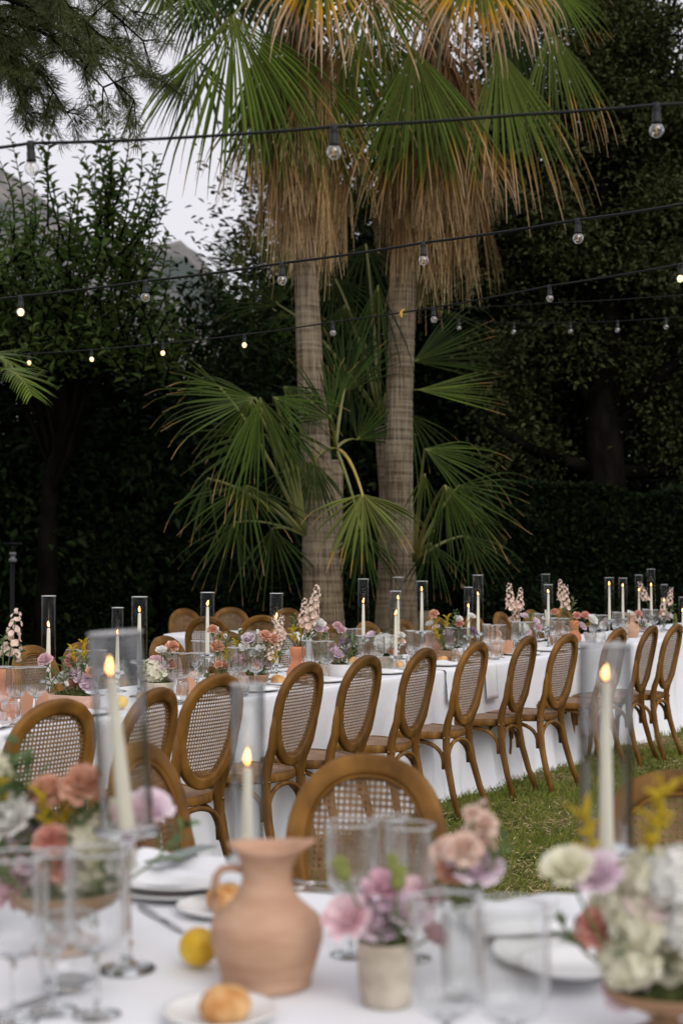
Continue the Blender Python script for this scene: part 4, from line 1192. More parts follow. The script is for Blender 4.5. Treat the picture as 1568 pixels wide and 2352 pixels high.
# ================================================================== CHAIRS
def oval(t, w=0.0):
    """point on the chair back's oval (t=0 at the top), inset w; chair space: x across, y forward, z up"""
    cz, hz, hx = 0.722, 0.230 - w, 0.186 - w
    s, c = math.sin(t), math.cos(t)
    egg = 1.0 + 0.13 * c                                   # broader above, narrower below
    x = hx * egg * math.copysign(abs(s) ** 0.90, s)
    return x, cz + hz * math.copysign(abs(c) ** 0.95, c)
def back_y(z, x=0.0):
    return -0.205 - 0.215 * max(0.0, z - 0.45) - 0.028 * (1 - (x / 0.21) ** 2) * (1 if z > .5 else 0)
def make_chair():
    t = thing('cane_chair', 'x', 'chair')
    # oval frame
    mb = MB()
    pts = []
    for i in range(48):
        x, z = oval(2 * math.pi * i / 48, 0.024)
        pts.append((x, back_y(z, x), z))
    n = Vector((0, -1, -0.2)).normalized()
    mb.sweep(pts, (0.0160, 0.0240), sides=16, hint=n, closed=True, power=0.5)
    mb.build('back_frame', 'wood_back', t)
    # inner bead of the frame
    mb = MB()
    pts = []
    for i in range(40):
        x, z = oval(2 * math.pi * i / 40, 0.050)
        pts.append((x, back_y(z, x) + 0.008, z))
    mb.sweep(pts, (0.006, 0.005), sides=6, hint=n, closed=True)
    mb.build('back_bead', 'wood_back', t)
    # woven cane: uprights, cross strands and two diagonals
    mb = MB()
    p = 0.0142
    def inside(x, z):
        dx, dz = x / (0.208 - 0.046), (z - 0.722) / (0.228 - 0.046)
        return dx / (1 + 0.07 * dz), dz
    def halfw(z):
        dz = (z - 0.722) / 0.183
        return 0.0 if abs(dz) >= 1 else 0.140 * (1 + 0.13 * dz) * (1 - abs(dz) ** (2 / .95)) ** 0.45
    def strand(a, b, w, lift, seg=6):
        vs = []
        (ax, az), (bx, bz) = a, b
        dx, dz = bx - ax, bz - az
        L = math.hypot(dx, dz)
        if L < 0.01: return
        nx, nz = -dz / L * w / 2, dx / L * w / 2
        for i in range(seg + 1):
            u = i / seg
            x, z = ax + dx * u, az + dz * u
            for s in (-1, 1):
                xx, zz = x + nx * s, z + nz * s
                vs.append((xx, back_y(zz, xx) + lift, zz))
        mb.add(vs, [(2 * i, 2 * i + 1, 2 * i + 3, 2 * i + 2) for i in range(seg)])
    k = -14
    for k in range(-14, 15):
        z = 0.722 + k * p
        h = halfw(z)
        if h > 0.01:
            strand((-h, z), (h, z), 0.0056, 0.0)
    for k in range(-12, 13):
        x = k * p
        zs = [0.722 + 0.185 * (j / 60 * 2 - 1) for j in range(61)]
        ok = [z for z in zs if halfw(z) > abs(x)]
        if len(ok) > 2: strand((x, ok[0]), (x, ok[-1]), 0.0058, 0.0012)
    for sgn in (-1, 1):
        for k in range(-30, 31):
            c0 = (k + 0.5) * p
            ok = []
            for j in range(121):
                x = -0.18 + 0.36 * j / 120
                z = 0.722 + c0 + sgn * x
                if halfw(z) > abs(x): ok.append((x, z))
            if len(ok) > 3: strand(ok[0], ok[-1], 0.0024, 0.0024 + 0.0008 * sgn, seg=5)
    mb.build('back_cane', 'cane', t, smooth=False)
    # rear posts: from the sides of the oval down past the seat into the splayed leg
    for s in (-1, 1):
        mb = MB()
        P = [(0.170, 0.74), (0.165, 0.67), (0.157, 0.59), (0.148, 0.52), (0.144, 0.46), (0.148, 0.38), (0.158, 0.27), (0.172, 0.14), (0.186, 0.0)]
        pts, rad = [], []
        for i, (x, z) in enumerate(P):
            y = back_y(z, x if z > .55 else .21) if z > 0.45 else -0.205 - 0.105 * ((0.46 - z) / 0.46) ** 1.8
            pts.append((x * s, y, z))
            rad.append([(0.010, 0.016), (0.0158, 0.0225), (0.0165, 0.0235), (0.018, 0.0225), (0.019, 0.021), (0.018, 0.020), (0.0175, 0.019), (0.016, 0.017), (0.0145, 0.0155)][i])
        mb.sweep(pts, rad, sides=12, hint=Vector((0, 1, 0)), power=0.6)
        o = mb.build('rear_leg', 'wood', t)
        bt = MB()
        bt.sweep([(0.167 * s, -0.207, 0.435), (0.174 * s, -0.207, 0.435)], 0.006, sides=8)
        bt.sweep([(0.150 * s, -0.222, 0.435), (0.150 * s, -0.231, 0.435)], 0.006, sides=8)
        bt.build('bolt', 'brass', o)
    for s in (-1, 1):
        mb = MB()
        pts = [(0.185 * s, 0.165, 0.445), (0.187 * s, 0.168, 0.36), (0.190 * s, 0.173, 0.22), (0.194 * s, 0.180, 0.1), (0.20 * s, 0.195, 0.0)]
        mb.sweep(pts, [0.020, 0.0195, 0.018, 0.016, 0.0145], sides=10)
        mb.build('front_leg', 'wood', t)
    # seat: rounded frame and woven inset
    def seat_outline(inset, n=40):
        out = []
        for i in range(n):
            a = 2 * math.pi * i / n
            c, s_ = math.cos(a), math.sin(a)
            x = (0.218 - inset) * math.copysign(abs(c) ** 0.62, c)
            y = -0.005 + (0.215 - inset) * math.copysign(abs(s_) ** 0.72, s_)
            x *= 1.0 + 0.14 * (y / 0.22) - 0.03
            out.append((x, y))
        return out
    mb = MB()
    prof = [(0.02, 0.424), (0.004, 0.424), (0.0, 0.430), (0.0, 0.455), (0.006, 0.463), (0.040, 0.463), (0.044, 0.456)]
    vs, fs = [], []
    N = 40
    for (ins, z) in prof:
        vs += [(x, y, z) for x, y in seat_outline(ins)]
    for i in range(len(prof) - 1):
        for k in range(N):
            k2 = (k + 1) % N
            fs.append((i * N + k, i * N + k2, (i + 1) * N + k2, (i + 1) * N + k))
    mb.add(vs, fs)
    mb.build('seat_frame', 'wood', t)
    mb = MB()                                               # woven seat in raised diagonal ribs
    a = seat_outline(0.040)
    ymin, ymax = -0.18, 0.172
    def hw(y):
        u = abs((y + 0.005) / 0.175)
        if u >= 1: return 0
        c = (1 - u ** (2 / 0.72)) ** 0.5
        return (0.178 * (c ** 0.62)) * (0.97 + 0.14 * (y / 0.22))
    nst = 34
    for k in range(-nst, nst + 1):
        off = k * 0.0115
        best = [(x, off + 0.55 * x) for x in [(-0.2 + 0.4 * j / 60) for j in range(61)] if hw(off + 0.55 * x) > abs(x)]
        if len(best) < 3: continue
        (x0, y0), (x1, y1) = best[0], best[-1]
        L = math.hypot(x1 - x0, y1 - y0)
        nx, ny = -(y1 - y0) / L, (x1 - x0) / L
        v = []
        for i in range(5):
            u = i / 4
            x, y = x0 + (x1 - x0) * u, y0 + (y1 - y0) * u
            dome = 0.007 * max(0, 1 - (x / 0.19) ** 2 - (y / 0.19) ** 2)
            v += [(x + nx * 0.0052, y + ny * 0.0052, 0.458 + dome), (x, y, 0.4625 + dome), (x - nx * 0.0052, y - ny * 0.0052, 0.458 + dome)]
        mb.add(v, [(3 * i + j, 3 * i + j + 1, 3 * i + j + 4, 3 * i + j + 3) for i in range(4) for j in range(2)])
    mb.add([(x, y, 0.4565) for x, y in a], [tuple(range(N))])
    mb.build('seat_cane', 'seat_weave', t, smooth=False)
    # bentwood arches under the seat: sides, rear, front
    def arch(a, b, top, inward):
        a, b = Vector(a), Vector(b)
        pts = []
        for i in range(17):
            u = i / 16
            an = math.pi * u
            p_ = a.lerp(b, 0.5 - 0.5 * math.cos(an))
            zz = a.z + (top - a.z) * (math.sin(an) ** 0.62)
            pts.append((p_.x + inward[0] * math.sin(an), p_.y + inward[1] * math.sin(an), zz))
        m_ = MB(); m_.sweep(pts, 0.0115, sides=8)
        return m_
    arch((0.148, -0.222, 0.265), (-0.148, -0.222, 0.265), 0.412, (0, 0.01)).build('bentwood_brace', 'wood', t)
    arch((0.168, 0.172, 0.265), (-0.168, 0.172, 0.265), 0.412, (0, -0.01)).build('bentwood_brace', 'wood', t)
    for s in (-1, 1):
        arch((0.157 * s, -0.198, 0.265), (0.178 * s, 0.150, 0.265), 0.412, (-0.004 * s, 0)).build('bentwood_brace', 'wood', t)
    return t
CH = make_chair()
ch_used = [False]
def chair(loc, rz, label, group):
    loc = (loc[0], loc[1], 0)
    if not ch_used[0]:
        ch_used[0] = True
        CH.location = loc; CH.rotation_euler = (0, 0, rz); CH['label'] = label; CH['group'] = group
        return CH
    return dup(CH, loc, rz, label, group)
def rowchair(x, ytop, dr, label, d=None, group='oval cane chairs along the near side of the long table'):
    """x: picture column of the middle of the back; d: distance of the back"""
    p = at(x, 1285, d) if d else None
    # chair faces the table: +y of the chair to RN
    rz = math.atan2(RN.y, RN.x) - math.pi / 2 + math.radians(dr)
    back = Vector((p.x, p.y, 0))
    f = Vector((-math.sin(rz), math.cos(rz), 0))
    return chair(back + f * 0.285, rz, label, group)
near_row = [
    (116, 4.62, -7, 'oval cane chair nearest the camera in the row, at far left before the stone trough'),
    (338, 5.02, 9, 'oval cane chair half hidden by the blurred leaning candle, second in the near row'),
    (484, 5.62, -3, 'oval cane chair just left of the blurred middle candle, facing the long table'),
    (686, 6.28, 3, 'oval cane chair in front of the gourd vase, just right of the blurred middle candle'),
    (824, 6.72, 2, 'oval cane chair in front of the white concrete bowl of thistles'),
    (957, 7.26, 4, 'oval cane chair in front of the lemon-yellow juice glass'),
    (1079, 7.82, 2, 'oval cane chair with its feet clear on the grass, right of the juice glass chair'),
    (1197, 8.44, 4, 'oval cane chair standing before the tall stock in the hanging-napkin stretch'),
    (1289, 8.66, -2, 'oval cane chair just left of the large blurred candle at right'),
    (1405, 9.35, 0, 'oval cane chair seen through the large blurred candle at right'),
    (1481, 9.72, 3, 'oval cane chair just right of the large blurred candle at right'),
    (1537, 9.95, 1, 'oval cane chair at the right edge of the picture, last in the near row')]
near_s = []
for (x, d, dr, lab) in near_row:
    rowchair(x, 0, dr, lab, d)
    q = at(x, 1285, d); near_s.append((q - RO).dot(RU))
far_row = [(88, 'far-side cane chair behind the stone trough of flowers'), (205, 'far-side cane chair behind the blurred leaning candle'), (392, 'far-side cane chair behind the cream hydrangea bowl'),
           (535, 'far-side cane chair behind the wide low arrangement, its left half'), (655, 'far-side cane chair behind the wide low arrangement, beside the gourd vase'),
           (770, 'far-side cane chair in front of the slimmer palm trunk'), (852, 'far-side cane chair behind the white concrete bowl'), (934, 'far-side cane chair in front of the thicker palm trunk'),
           (1010, 'far-side cane chair behind the brown bowl of goldenrod'), (1095, 'far-side cane chair behind the two tall glass chimneys'), (1158, 'far-side cane chair left of the tall pale stock'),
           (1228, 'far-side cane chair between the two tall stocks'), (1300, 'far-side cane chair behind the coral carnations')]
for (x, lab) in far_row:
    p = row(x, 1.78, 0)
    rz = math.atan2(-RN.y, -RN.x) - math.pi / 2 + math.radians(rng.uniform(-5, 5))
    f = Vector((-math.sin(rz), math.cos(rz), 0))
    chair(p + f * 0.285, rz, lab, 'oval cane chairs along the far side of the long table')
# near table's three chairs: backs away from the camera, turned to the table
for (x, d, rz, lab) in [(838, 3.25, math.radians(180 - 16), 'nearest oval cane chair at the middle, facing the camera behind the tan jug'),
                        (352, 3.5, math.radians(180 + 72), 'near cane chair at left turned sideways behind the blurred leaning candle'),
                        (1560, 3.0, math.radians(180 - 8), 'near cane chair cut by the right edge of the picture, behind the cream flowers')]:
    p = at(x, 1285, d); f = Vector((-math.sin(rz), math.cos(rz), 0))
    chair(Vector((p.x, p.y, 0)) + f * 0.285, rz, lab, 'oval cane chairs on the lawn side of the near table')
# round table at the back
BT = at(545, 1285, 12.4)
def round_cloth(name, label, c, r, mat, group=None):
    mb = MB()
    segs = 96
    prof = [(0.0, .75), (r - .02, .75), (r - .005, .747), (r, .735), (r + .004, .70), (r + .01, .5), (r + .02, .25), (r + .03, .01)]
    vs, fs = [], []
    for (q, z) in prof[1:]:
        for k in range(segs):
            an = 2 * math.pi * k / segs
            dr = (0.75 - z) / 0.74 * 0.05 * math.sin(an * 14 + 1.3 * math.sin(an * 3))
            vs.append(((q + dr) * math.cos(an), (q + dr) * math.sin(an), z))
    m = len(prof) - 1
    for i in range(m - 1):
        for k in range(segs):
            k2 = (k + 1) % segs
            fs.append((i * segs + k, (i + 1) * segs + k, (i + 1) * segs + k2, i * segs + k2))
    fs.append(tuple(range(segs)))
    mb.add(vs, fs)
    o = mb.build(name, mat, None, loc=(c[0], c[1], 0))
    return tag(o, label, 'tablecloth', group)
round_cloth('tablecloth', 'white cloth on the small round table in the shade behind the long table', BT, 0.64, 'cloth')
for (x, d, lab) in [(428, 13.0, 'dark cane chair of the shaded round table, leftmost at its back'), (530, 13.3, 'dark cane chair behind the middle of the shaded round table'), (655, 13.1, 'dark cane chair of the shaded round table, beside the palm trunk'),
                    (478, 11.3, 'dark cane chair in front of the shaded round table at left'), (598, 11.5, 'dark cane chair in front of the shaded round table at right')]:
    p = at(x, 1285, d); dirv = Vector((BT.x - p.x, BT.y - p.y, 0)).normalized()
    rz = math.atan2(dirv.y, dirv.x) - math.pi / 2
    chair(Vector((p.x, p.y, 0)) + dirv * 0.285, rz, lab, 'cane chairs round the shaded back table')

# ================================================================== TABLECLOTHS
def long_cloth(name, label, o, u, n, s0, s1, w0, w1, mat, h=0.75, step=0.035, seed=0, hem=0.012, fold=1.0, floor_puddle=0.0):
    """cloth over a long table: flat top, soft edge, hanging to the ground in uneven folds"""
    O, U, N = Vector(o), Vector(u), Vector(n)
    def P(s, w, z):
        p = O + U * s + N * w
        return (p.x, p.y, z)
    per = []
    k = int((s1 - s0) / step)
    for i in range(k): per.append((s0 + (s1 - s0) * i / k, w0, 0, -1))
    kw = int((w1 - w0) / step)
    for i in range(kw): per.append((s1, w0 + (w1 - w0) * i / kw, 1, 0))
    for i in range(k): per.append((s1 - (s1 - s0) * i / k, w1, 0, 1))
    for i in range(kw): per.append((s0, w1 - (w1 - w0) * i / kw, -1, 0))
    M = len(per)
    levels = [(-0.03, 0.0), (-0.012, -0.0008), (-0.004, -0.004), (0.0, -0.011), (0.002, -0.03), (0.004, -0.08), (0.006, -0.16), (0.010, -0.26), (0.014, -0.37), (0.02, -0.48), (0.026, -0.58), (0.033, -0.67), (0.04, -0.725), (0.046, -0.744)]
    vs = []
    for (e, dz) in levels:
        v = min(1.0, -dz / 0.74)
        for i, (s, w, es, ew) in enumerate(per):
            c = (s if ew else w * 2.1 + 30) + seed
            # folds that gather downward, broad near the edge and finer at the hem
            f1 = noise.noise(Vector((c * 2.1, 0.2, seed + 1.0)))
            f2 = noise.noise(Vector((c * 5.0, v * 0.6, seed + 5.0)))
            f3 = abs(noise.noise(Vector((c * 5.2 + 0.8 * v, 3.3, seed + 9.0))))
            d = fold * (v ** 1.2) * (0.07 * f1 + 0.06 * f2 + 0.16 * max(0.0, 0.42 - f3)) + 0.004 * v * noise.noise(Vector((c * 22, v * 5, 1)))
            ee = e + max(-0.012 - 0.02 * v, d)
            z = h + dz
            if v > 0.9: z = max(0.004, z + hem * noise.noise(Vector((c * 4, 7.7, seed))))
            if dz == 0.0: z = h
            vs.append(P(s + es * ee, w + ew * ee, z))
    fs = []
    for i in range(len(levels) - 1):
        for j in range(M):
            j2 = (j + 1) % M
            fs.append((i * M + j, (i + 1) * M + j, (i + 1) * M + j2, i * M + j2))
    mb = MB(); mb.add(vs, fs)
    # the top as strips so that it stays flat
    a = [i for i in range(M)]
    mb.f.append(tuple(a))
    ob = mb.build(name, mat)
    return tag(ob, label, 'tablecloth')
long_cloth('tablecloth', 'white cloth to the ground over the long table with the row of chairs', RO, RU, RN, -2.6, 9.2, 0.42, 1.32, 'cloth', seed=3)
# near table
NU = Vector((0.961, -0.275, 0)); NN = Vector((-0.275, -0.961, 0)); NO = at(784, 1285, 2.80); NO.z = 0
long_cloth('tablecloth', 'white cloth of the blurred near table in the foreground', NO, NU, NN, -1.75, 1.75, 0.0, 1.08, 'cloth_near', seed=8)
TZ = 0.7515

# hanging napkins over the near edge of the long table
def hang_napkin(s, w, l, label, wob=0.0):
    mb = MB()
    vs, fs = [], []
    prof = [(0.62, .7545), (0.50, .7545), (0.445, .7545), (0.413, .752), (0.404, .738), (0.401, .70)] + [(0.399 - 0.004 * k, .70 - (l) * k / 6) for k in range(1, 7)]
    m = 9
    for (o, z) in prof:
        for i in range(m):
            u = i / (m - 1) - .5
            t = max(0, .75 - z)
            p = rowp(s + u * w * (1 - 0.25 * t) + wob * t, o - 0.010 * abs(math.sin(u * 9)) * (0.3 + t) - .004, z)
            vs.append(tuple(p))
    for i in range(len(prof) - 1):
        for k in range(m - 1):
            fs.append((i * m + k, i * m + k + 1, (i + 1) * m + k + 1, (i + 1) * m + k))
    mb.add(vs, fs)
    o = mb.build('napkin', 'napkin_linen')
    md = o.modifiers.new('thickness', 'SOLIDIFY'); md.thickness = 0.003; md.offset = 1
    tag(o, label, 'napkin', 'napkins hanging over the table edge')
hang_napkin((near_s[6] + near_s[7]) / 2 + .12, 0.17, 0.13, 'white napkin hanging down over the table edge left of the tall stock chair', -.25)
hang_napkin((near_s[7] + near_s[8]) / 2 + .10, 0.16, 0.16, 'white napkin hanging over the table edge beside the chair left of the large candle', -.2)

# ================================================================== STRING LIGHTS
def socket_proto():
    mb = MB()
    mb.lathe([(0.0, 0.006), (.0105, 0.006), (.0125, 0.0), (.0125, -.018), (.0118, -.02), (.0118, -.026), (.0135, -.028), (.0135, -.048), (.0150, -.052), (.0150, -.057), (.0, -.058)], 16)
    return mb.mesh('socket')
def bulb_mesh():
    mb = MB()
    prof = [(.0125, -.056)]
    for i in range(13):
        a = math.radians(35 + (180 - 35) * i / 12)
        prof.append((max(1e-4, .0225 * math.sin(a)), -.078 + .0225 * math.cos(a)))
    mb.lathe(prof, 18)
    return mb.mesh('bulb')
def filament_mesh():
    mb = MB()
    for s in (-1, 1):
        mb.sweep([(0.0045 * s, 0, -.062), (0.0045 * s, 0, -.092)], 0.0013, sides=5)
    mb.sweep([(0, 0, -.058), (0, 0, -.072)], 0.0022, sides=6)
    return mb.mesh('filament')
SOCK, BULB, FIL = socket_proto(), bulb_mesh(), filament_mesh()
FIL_ON = FIL.copy(); BULB_ON = BULB.copy()
def halo_mesh():
    mb = MB()
    mb.lathe([(1e-4, -.058), (.011, -.064), (.0165, -.078), (.011, -.093), (1e-4, -.098)], 12)
    return mb.mesh('filament')  # glow blob filling the bulb, no filament wires
HALO = halo_mesh()
def string_light(label, anchors, bulbs, r=0.0055, sag=0.02, tag_at=None, first='string_light'):
    """anchors: (x, y, Y) points of the cable; bulbs: (x, y_cable, Y, lit)"""
    A = [at(*a) for a in anchors]
    root = thing(first, label, 'string lights', A[0])
    off = A[0]
    allp = sorted([(a[0], at(*a)) for a in anchors] + [(b[0], at(b[0], b[1], b[2])) for b in bulbs], key=lambda q: q[0])
    pts = []
    for i in range(len(allp) - 1):
        a, b = allp[i][1], allp[i + 1][1]
        for k in range(7):
            u = k / 7
            pts.append(a.lerp(b, u) - Vector((0, 0, sag * 4 * u * (1 - u) * (b - a).length * .5)) - off)
    pts.append(allp[-1][1] - off)
    mb = MB(); mb.sweep(pts, r, sides=6); mb.build('cable', 'rubber', root)
    for (x, y, Y, lit) in bulbs:
        p = at(x, y, Y) - off
        so = mesh_obj('socket', SOCK, 'socket_plastic', root, p)
        so.rotation_euler = (rng.uniform(-.05, .05), rng.uniform(-.05, .05), rng.uniform(0, 3))
        mesh_obj('bulb', BULB, 'bulb_glass', so)
        if lit:
            mesh_obj('filament', HALO, 'bulb_glow', so)  # emissive blob shaped as the lit bulb's halo
        else:
            mesh_obj('filament', FIL, 'filament_off', so)
    if tag_at:
        mb = MB(); p = at(*tag_at) - off
        mb.sweep([(-.004, 0, .012), (-.010, 0, -.012), (-.004, 0, -.036)], [(.009, .003), (.012, .003), (.005, .003)], sides=6); mb.sweep([(-.006, 0, .01), (.014, 0, .016)], .006, sides=6)
        mb.build('tape_tag', 'tape_yellow', root, loc=p, smooth=False)
string_light('nearest string light cable with three large unlit bulbs across the palm crowns', [(-260, 352, 4.35), (0, 338, 4.3), (400, 316, 4.28), (1200, 262, 4.28), (1568, 237, 4.28), (1850, 215, 4.3)],
             [(70, 328, 4.3, 0), (767, 290, 4.28, 0), (1507, 240, 4.28, 0), (-560, 368, 4.4, 0)], r=.0052, sag=.01)
string_light('second string light cable crossing both palm skirts, first bulb at left lit', [(-260, 707, 7.1), (0, 686, 6.95), (1568, 468, 5.4), (1900, 415, 5.2)],
             [(48, 680, 6.9, 1), (335, 645, 6.7, 0), (647, 604, 6.4, 0), (972, 557, 6.15, 0), (1327, 504, 5.8, 0)], r=.0058, sag=.012)
string_light('third string light cable in front of both palm trunks, four lit bulbs at left', [(-200, 842, 12.6), (1700, 590, 6.9)],
             [(68, 812, 12.0, 1), (211, 803, 11.6, 1), (375, 788, 11.1, 1), (562, 768, 10.5, 1), (764, 739, 9.9, 0), (996, 706, 9.2, 0), (1261, 656, 8.6, 0), (1562, 606, 7.6, 1)], r=.0055, sag=.008, tag_at=(924, 716, 9.4))
string_light('far string light cable with five small unlit bulbs before the oak', [(965, 722, 13.6), (1700, 716, 11.9)],
             [(1053, 734, 13.2, 0), (1180, 742, 13.0, 0), (1309, 741, 12.8, 0), (1418, 737, 12.4, 0), (1528, 730, 12.2, 0)], r=.004, sag=.004)
string_light('thin bare support cable between palm trunk and right edge', [(955, 712, 13.8), (1250, 696, 12.3), (1568, 677, 10.5), (1800, 660, 9.5)], [], r=.0045, sag=.006, first='support_cable')

# ================================================================== FLOWERS
_fm = {}
def petal_fan(mb, base, axis, up, L, Wd, ruff, rg, nx=4, ny=3, cup=0.25, rnd=.5):
    axis = axis.normalized(); s = axis.cross(up)
    if s.length < 1e-4: s = axis.orthogonal()
    s.normalize(); n = s.cross(axis).normalized()
    vs = []
    for j in range(ny + 1):
        v = j / ny
        w = Wd * (0.18 + 0.82 * v ** 0.7)
        for i in range(nx + 1):
            u = i / nx * 2 - 1
            e = (rg.uniform(-1, 1) * ruff * v) if j else 0
            p = base + axis * (L * v * (1 - 0.12 * u * u) + (rg.uniform(-.5, .5) * ruff if j == ny else 0)) + s * (u * w * .5) + n * (cup * L * (u * u * .5 + 0.6 * v * v) + e)
            vs.append(tuple(p))
    fs = [(j * (nx + 1) + i, j * (nx + 1) + i + 1, (j + 1) * (nx + 1) + i + 1, (j + 1) * (nx + 1) + i) for j in range(ny) for i in range(nx)]
    mb.add(vs, fs, rnd)
def flower_mesh(kind, var=0):
    """unit blooms, radius about 1, growing along +z from the origin"""
    key = (kind, var)
    if key in _fm: return _fm[key]
    rg = random.Random(hash(kind) % 1000 + var * 17 if False else sum(map(ord, kind)) + var * 17)
    mb = MB()
    Z = Vector((0, 0, 1))
    if kind == 'carnation':
        for ring, (cnt, ph, L) in enumerate([(6, 8, .95), (8, 28, 1.0), (10, 50, 1.02), (11, 72, 1.05), (10, 95, 1.0)]):
            for k in range(cnt):
                a = 2 * math.pi * (k + rg.uniform(-.25, .25)) / cnt + ring
                p = math.radians(ph + rg.uniform(-8, 8))
                ax = Vector((math.sin(p) * math.cos(a), math.sin(p) * math.sin(a), math.cos(p)))
                petal_fan(mb, Vector((0, 0, 0)) + ax * .12, ax, Z if ph > 20 else Vector((math.cos(a + 1), math.sin(a + 1), .2)), L * rg.uniform(.85, 1.05), .75, .13, rg, 4, 3, .18, rnd=rg.random())
    elif kind == 'rose':
        for ring, (cnt, rr, hh, op) in enumerate([(3, .22, .95, -.15), (4, .40, 1.0, .0), (5, .62, .98, .18), (5, .80, .88, .38), (6, .92, .72, .62)]):
            for k in range(cnt):
                a0 = 2 * math.pi * k / cnt + ring * .9 + rg.uniform(-.15, .15)
                half = 2 * math.pi / cnt * .68
                vs = []; nx, ny = 6, 4
                rn = rg.random()
                for j in range(ny + 1):
                    v = j / ny
                    for i in range(nx + 1):
                        u = i / nx * 2 - 1
                        a = a0 + u * half * (0.55 + 0.45 * math.sin(math.pi * min(1, v + .25)))
                        r = rr * (0.25 + 0.75 * math.sin(v * math.pi / 2)) + op * v ** 3 * .55 + rg.uniform(-.02, .02) * v
                        z = hh * v * (1 - .10 * u * u) - op * .22 * v ** 4 + rg.uniform(-.03, .03) * v
                        vs.append((r * math.cos(a), r * math.sin(a), z))
                mb.add(vs, [(j * (nx + 1) + i, j * (nx + 1) + i + 1, (j + 1) * (nx + 1) + i + 1, (j + 1) * (nx + 1) + i) for j in range(ny) for i in range(nx)], rn)
    elif kind == 'hydrangea':
        for k in range(120):
            z = 1 - 1.75 * (k + .5) / 120; a = k * 2.39996
            r = math.sqrt(max(0, 1 - z * z))
            d = Vector((r * math.cos(a), r * math.sin(a), z))
            c = Vector((d.x, d.y, d.z * .8)) * (rg.uniform(.70, .98) + .16 * noise.noise(d * 2.2))
            s = d.orthogonal().normalized(); s = Matrix.Rotation(rg.uniform(0, 3), 3, d) @ s
            rn = rg.random()
            for q in range(4):
                ax = (Matrix.Rotation(q * math.pi / 2, 3, d) @ s + d * .25).normalized()
                petal_fan(mb, c, ax, d, .27 * rg.uniform(.8, 1.15), .27, .035, rg, 2, 2, .2, rnd=min(1, max(0, rn + rg.uniform(-.2, .2))))
        mb.lathe([(.01, -.55), (.4, -.45), (.52, -.1), (.46, .3), (.25, .5), (.01, .55)], 12, rnd=.0)
    elif kind == 'stock':                                   # flower spike, height 1
        for k in range(26):
            v = k / 25
            z = v * .95; a = k * 2.4
            R = .155 * (1 - .62 * v ** 1.4)
            d = Vector((math.cos(a), math.sin(a), .35)).normalized()
            c = Vector((0, 0, z)) + d * R * rg.uniform(.75, 1.1)
            sz = .105 * (1 - .6 * v)
            for q in range(6):
                ax = (Matrix.Rotation(q * 1.05 + rg.uniform(-.3, .3), 3, d) @ d.orthogonal().normalized() + d * rg.uniform(-.05, .7)).normalized()
                petal_fan(mb, c, ax, d, sz, sz * 1.15, .016, rg, 2, 2, .25, rnd=rg.random() * (1 - .3 * v) + .3 * v)
    elif kind == 'goldenrod':
        for b in range(8):
            a = b * 2.4; L = rg.uniform(.35, .75)
            s = Vector((0, 0, .12 * b)); d = Vector((math.cos(a) * .6, math.sin(a) * .6, .9)).normalized()
            for k in range(16):
                u = k / 15
                p = s + d * L * u + Vector((rg.uniform(-.06, .06), rg.uniform(-.06, .06), -.18 * u * u))
                r = .065 * (1 - .5 * u) * rg.uniform(.8, 1.3)
                o = [(r, 0, 0), (-r, 0, 0), (0, r, 0), (0, -r, 0), (0, 0, r), (0, 0, -r)]
                mb.add([tuple(p + Vector(q)) for q in o], [(0, 2, 4), (2, 1, 4), (1, 3, 4), (3, 0, 4), (2, 0, 5), (1, 2, 5), (3, 1, 5), (0, 3, 5)], rg.random())
    elif kind == 'bud':
        mb.lathe([(.02, 0), (.30, .1), (.42, .35), (.36, .7), (.18, 1.05), (.02, 1.25)], 10, rnd=.6)
        for k in range(3):
            a = k * 2.1
            petal_fan(mb, Vector((math.cos(a) * .3, math.sin(a) * .3, .15)), Vector((math.cos(a) * .15, math.sin(a) * .15, 1)), Vector((math.cos(a), math.sin(a), 0)), 1.1, .7, .02, rg, 3, 3, -.1, rnd=.8)
    elif kind == 'thistle':
        for k in range(90):
            z = 1 - 2 * (k + .5) / 90; a = k * 2.39996; r = math.sqrt(1 - z * z)
            d = Vector((r * math.cos(a), r * math.sin(a), z)); s = d.orthogonal().normalized() * .09; t = d.cross(s)
            c = d * .72
            mb.add([tuple(c + s), tuple(c - s * .5 + t), tuple(c - s * .5 - t), tuple(d * 1.05)], [(0, 1, 3), (1, 2, 3), (2, 0, 3)], rg.random())
        mb.lathe([(.01, -.74), (.5, -.53), (.72, 0), (.5, .53), (.01, .74)], 10, rnd=.2)
    elif kind == 'amaranth':                                # hanging tassel, length 1, downward
        for k in range(70):
            u = k / 69; r0 = .10 * math.sin(.35 + 2.5 * u)
            a = k * 2.4
            p = Vector((math.cos(a) * r0, math.sin(a) * r0, -u)); r = .045
            o = [(r, 0, 0), (-r, 0, 0), (0, r, 0), (0, -r, 0), (0, 0, r), (0, 0, -r)]
            mb.add([tuple(p + Vector(q) * rg.uniform(.7, 1.2)) for q in o], [(0, 2, 4), (2, 1, 4), (1, 3, 4), (3, 0, 4), (2, 0, 5), (1, 2, 5), (3, 1, 5), (0, 3, 5)], rg.random())
    elif kind == 'sprig':                                   # leafy sprig of pointed leaves, length 1
        for k in range(9):
            z = .12 + .82 * k / 8; a = k * 2.4
            d = Vector((math.cos(a), math.sin(a), .75)).normalized()
            petal_fan(mb, Vector((0, 0, z)), d, Vector((0, 0, 1)), .42 * (1.1 - .5 * k / 8), .20, .01, rg, 2, 4, -.12, rnd=rg.random())
    me = mb.mesh('bloom', smooth=True, attrs=True)
    _fm[key] = me
    return me
_fcol = {}
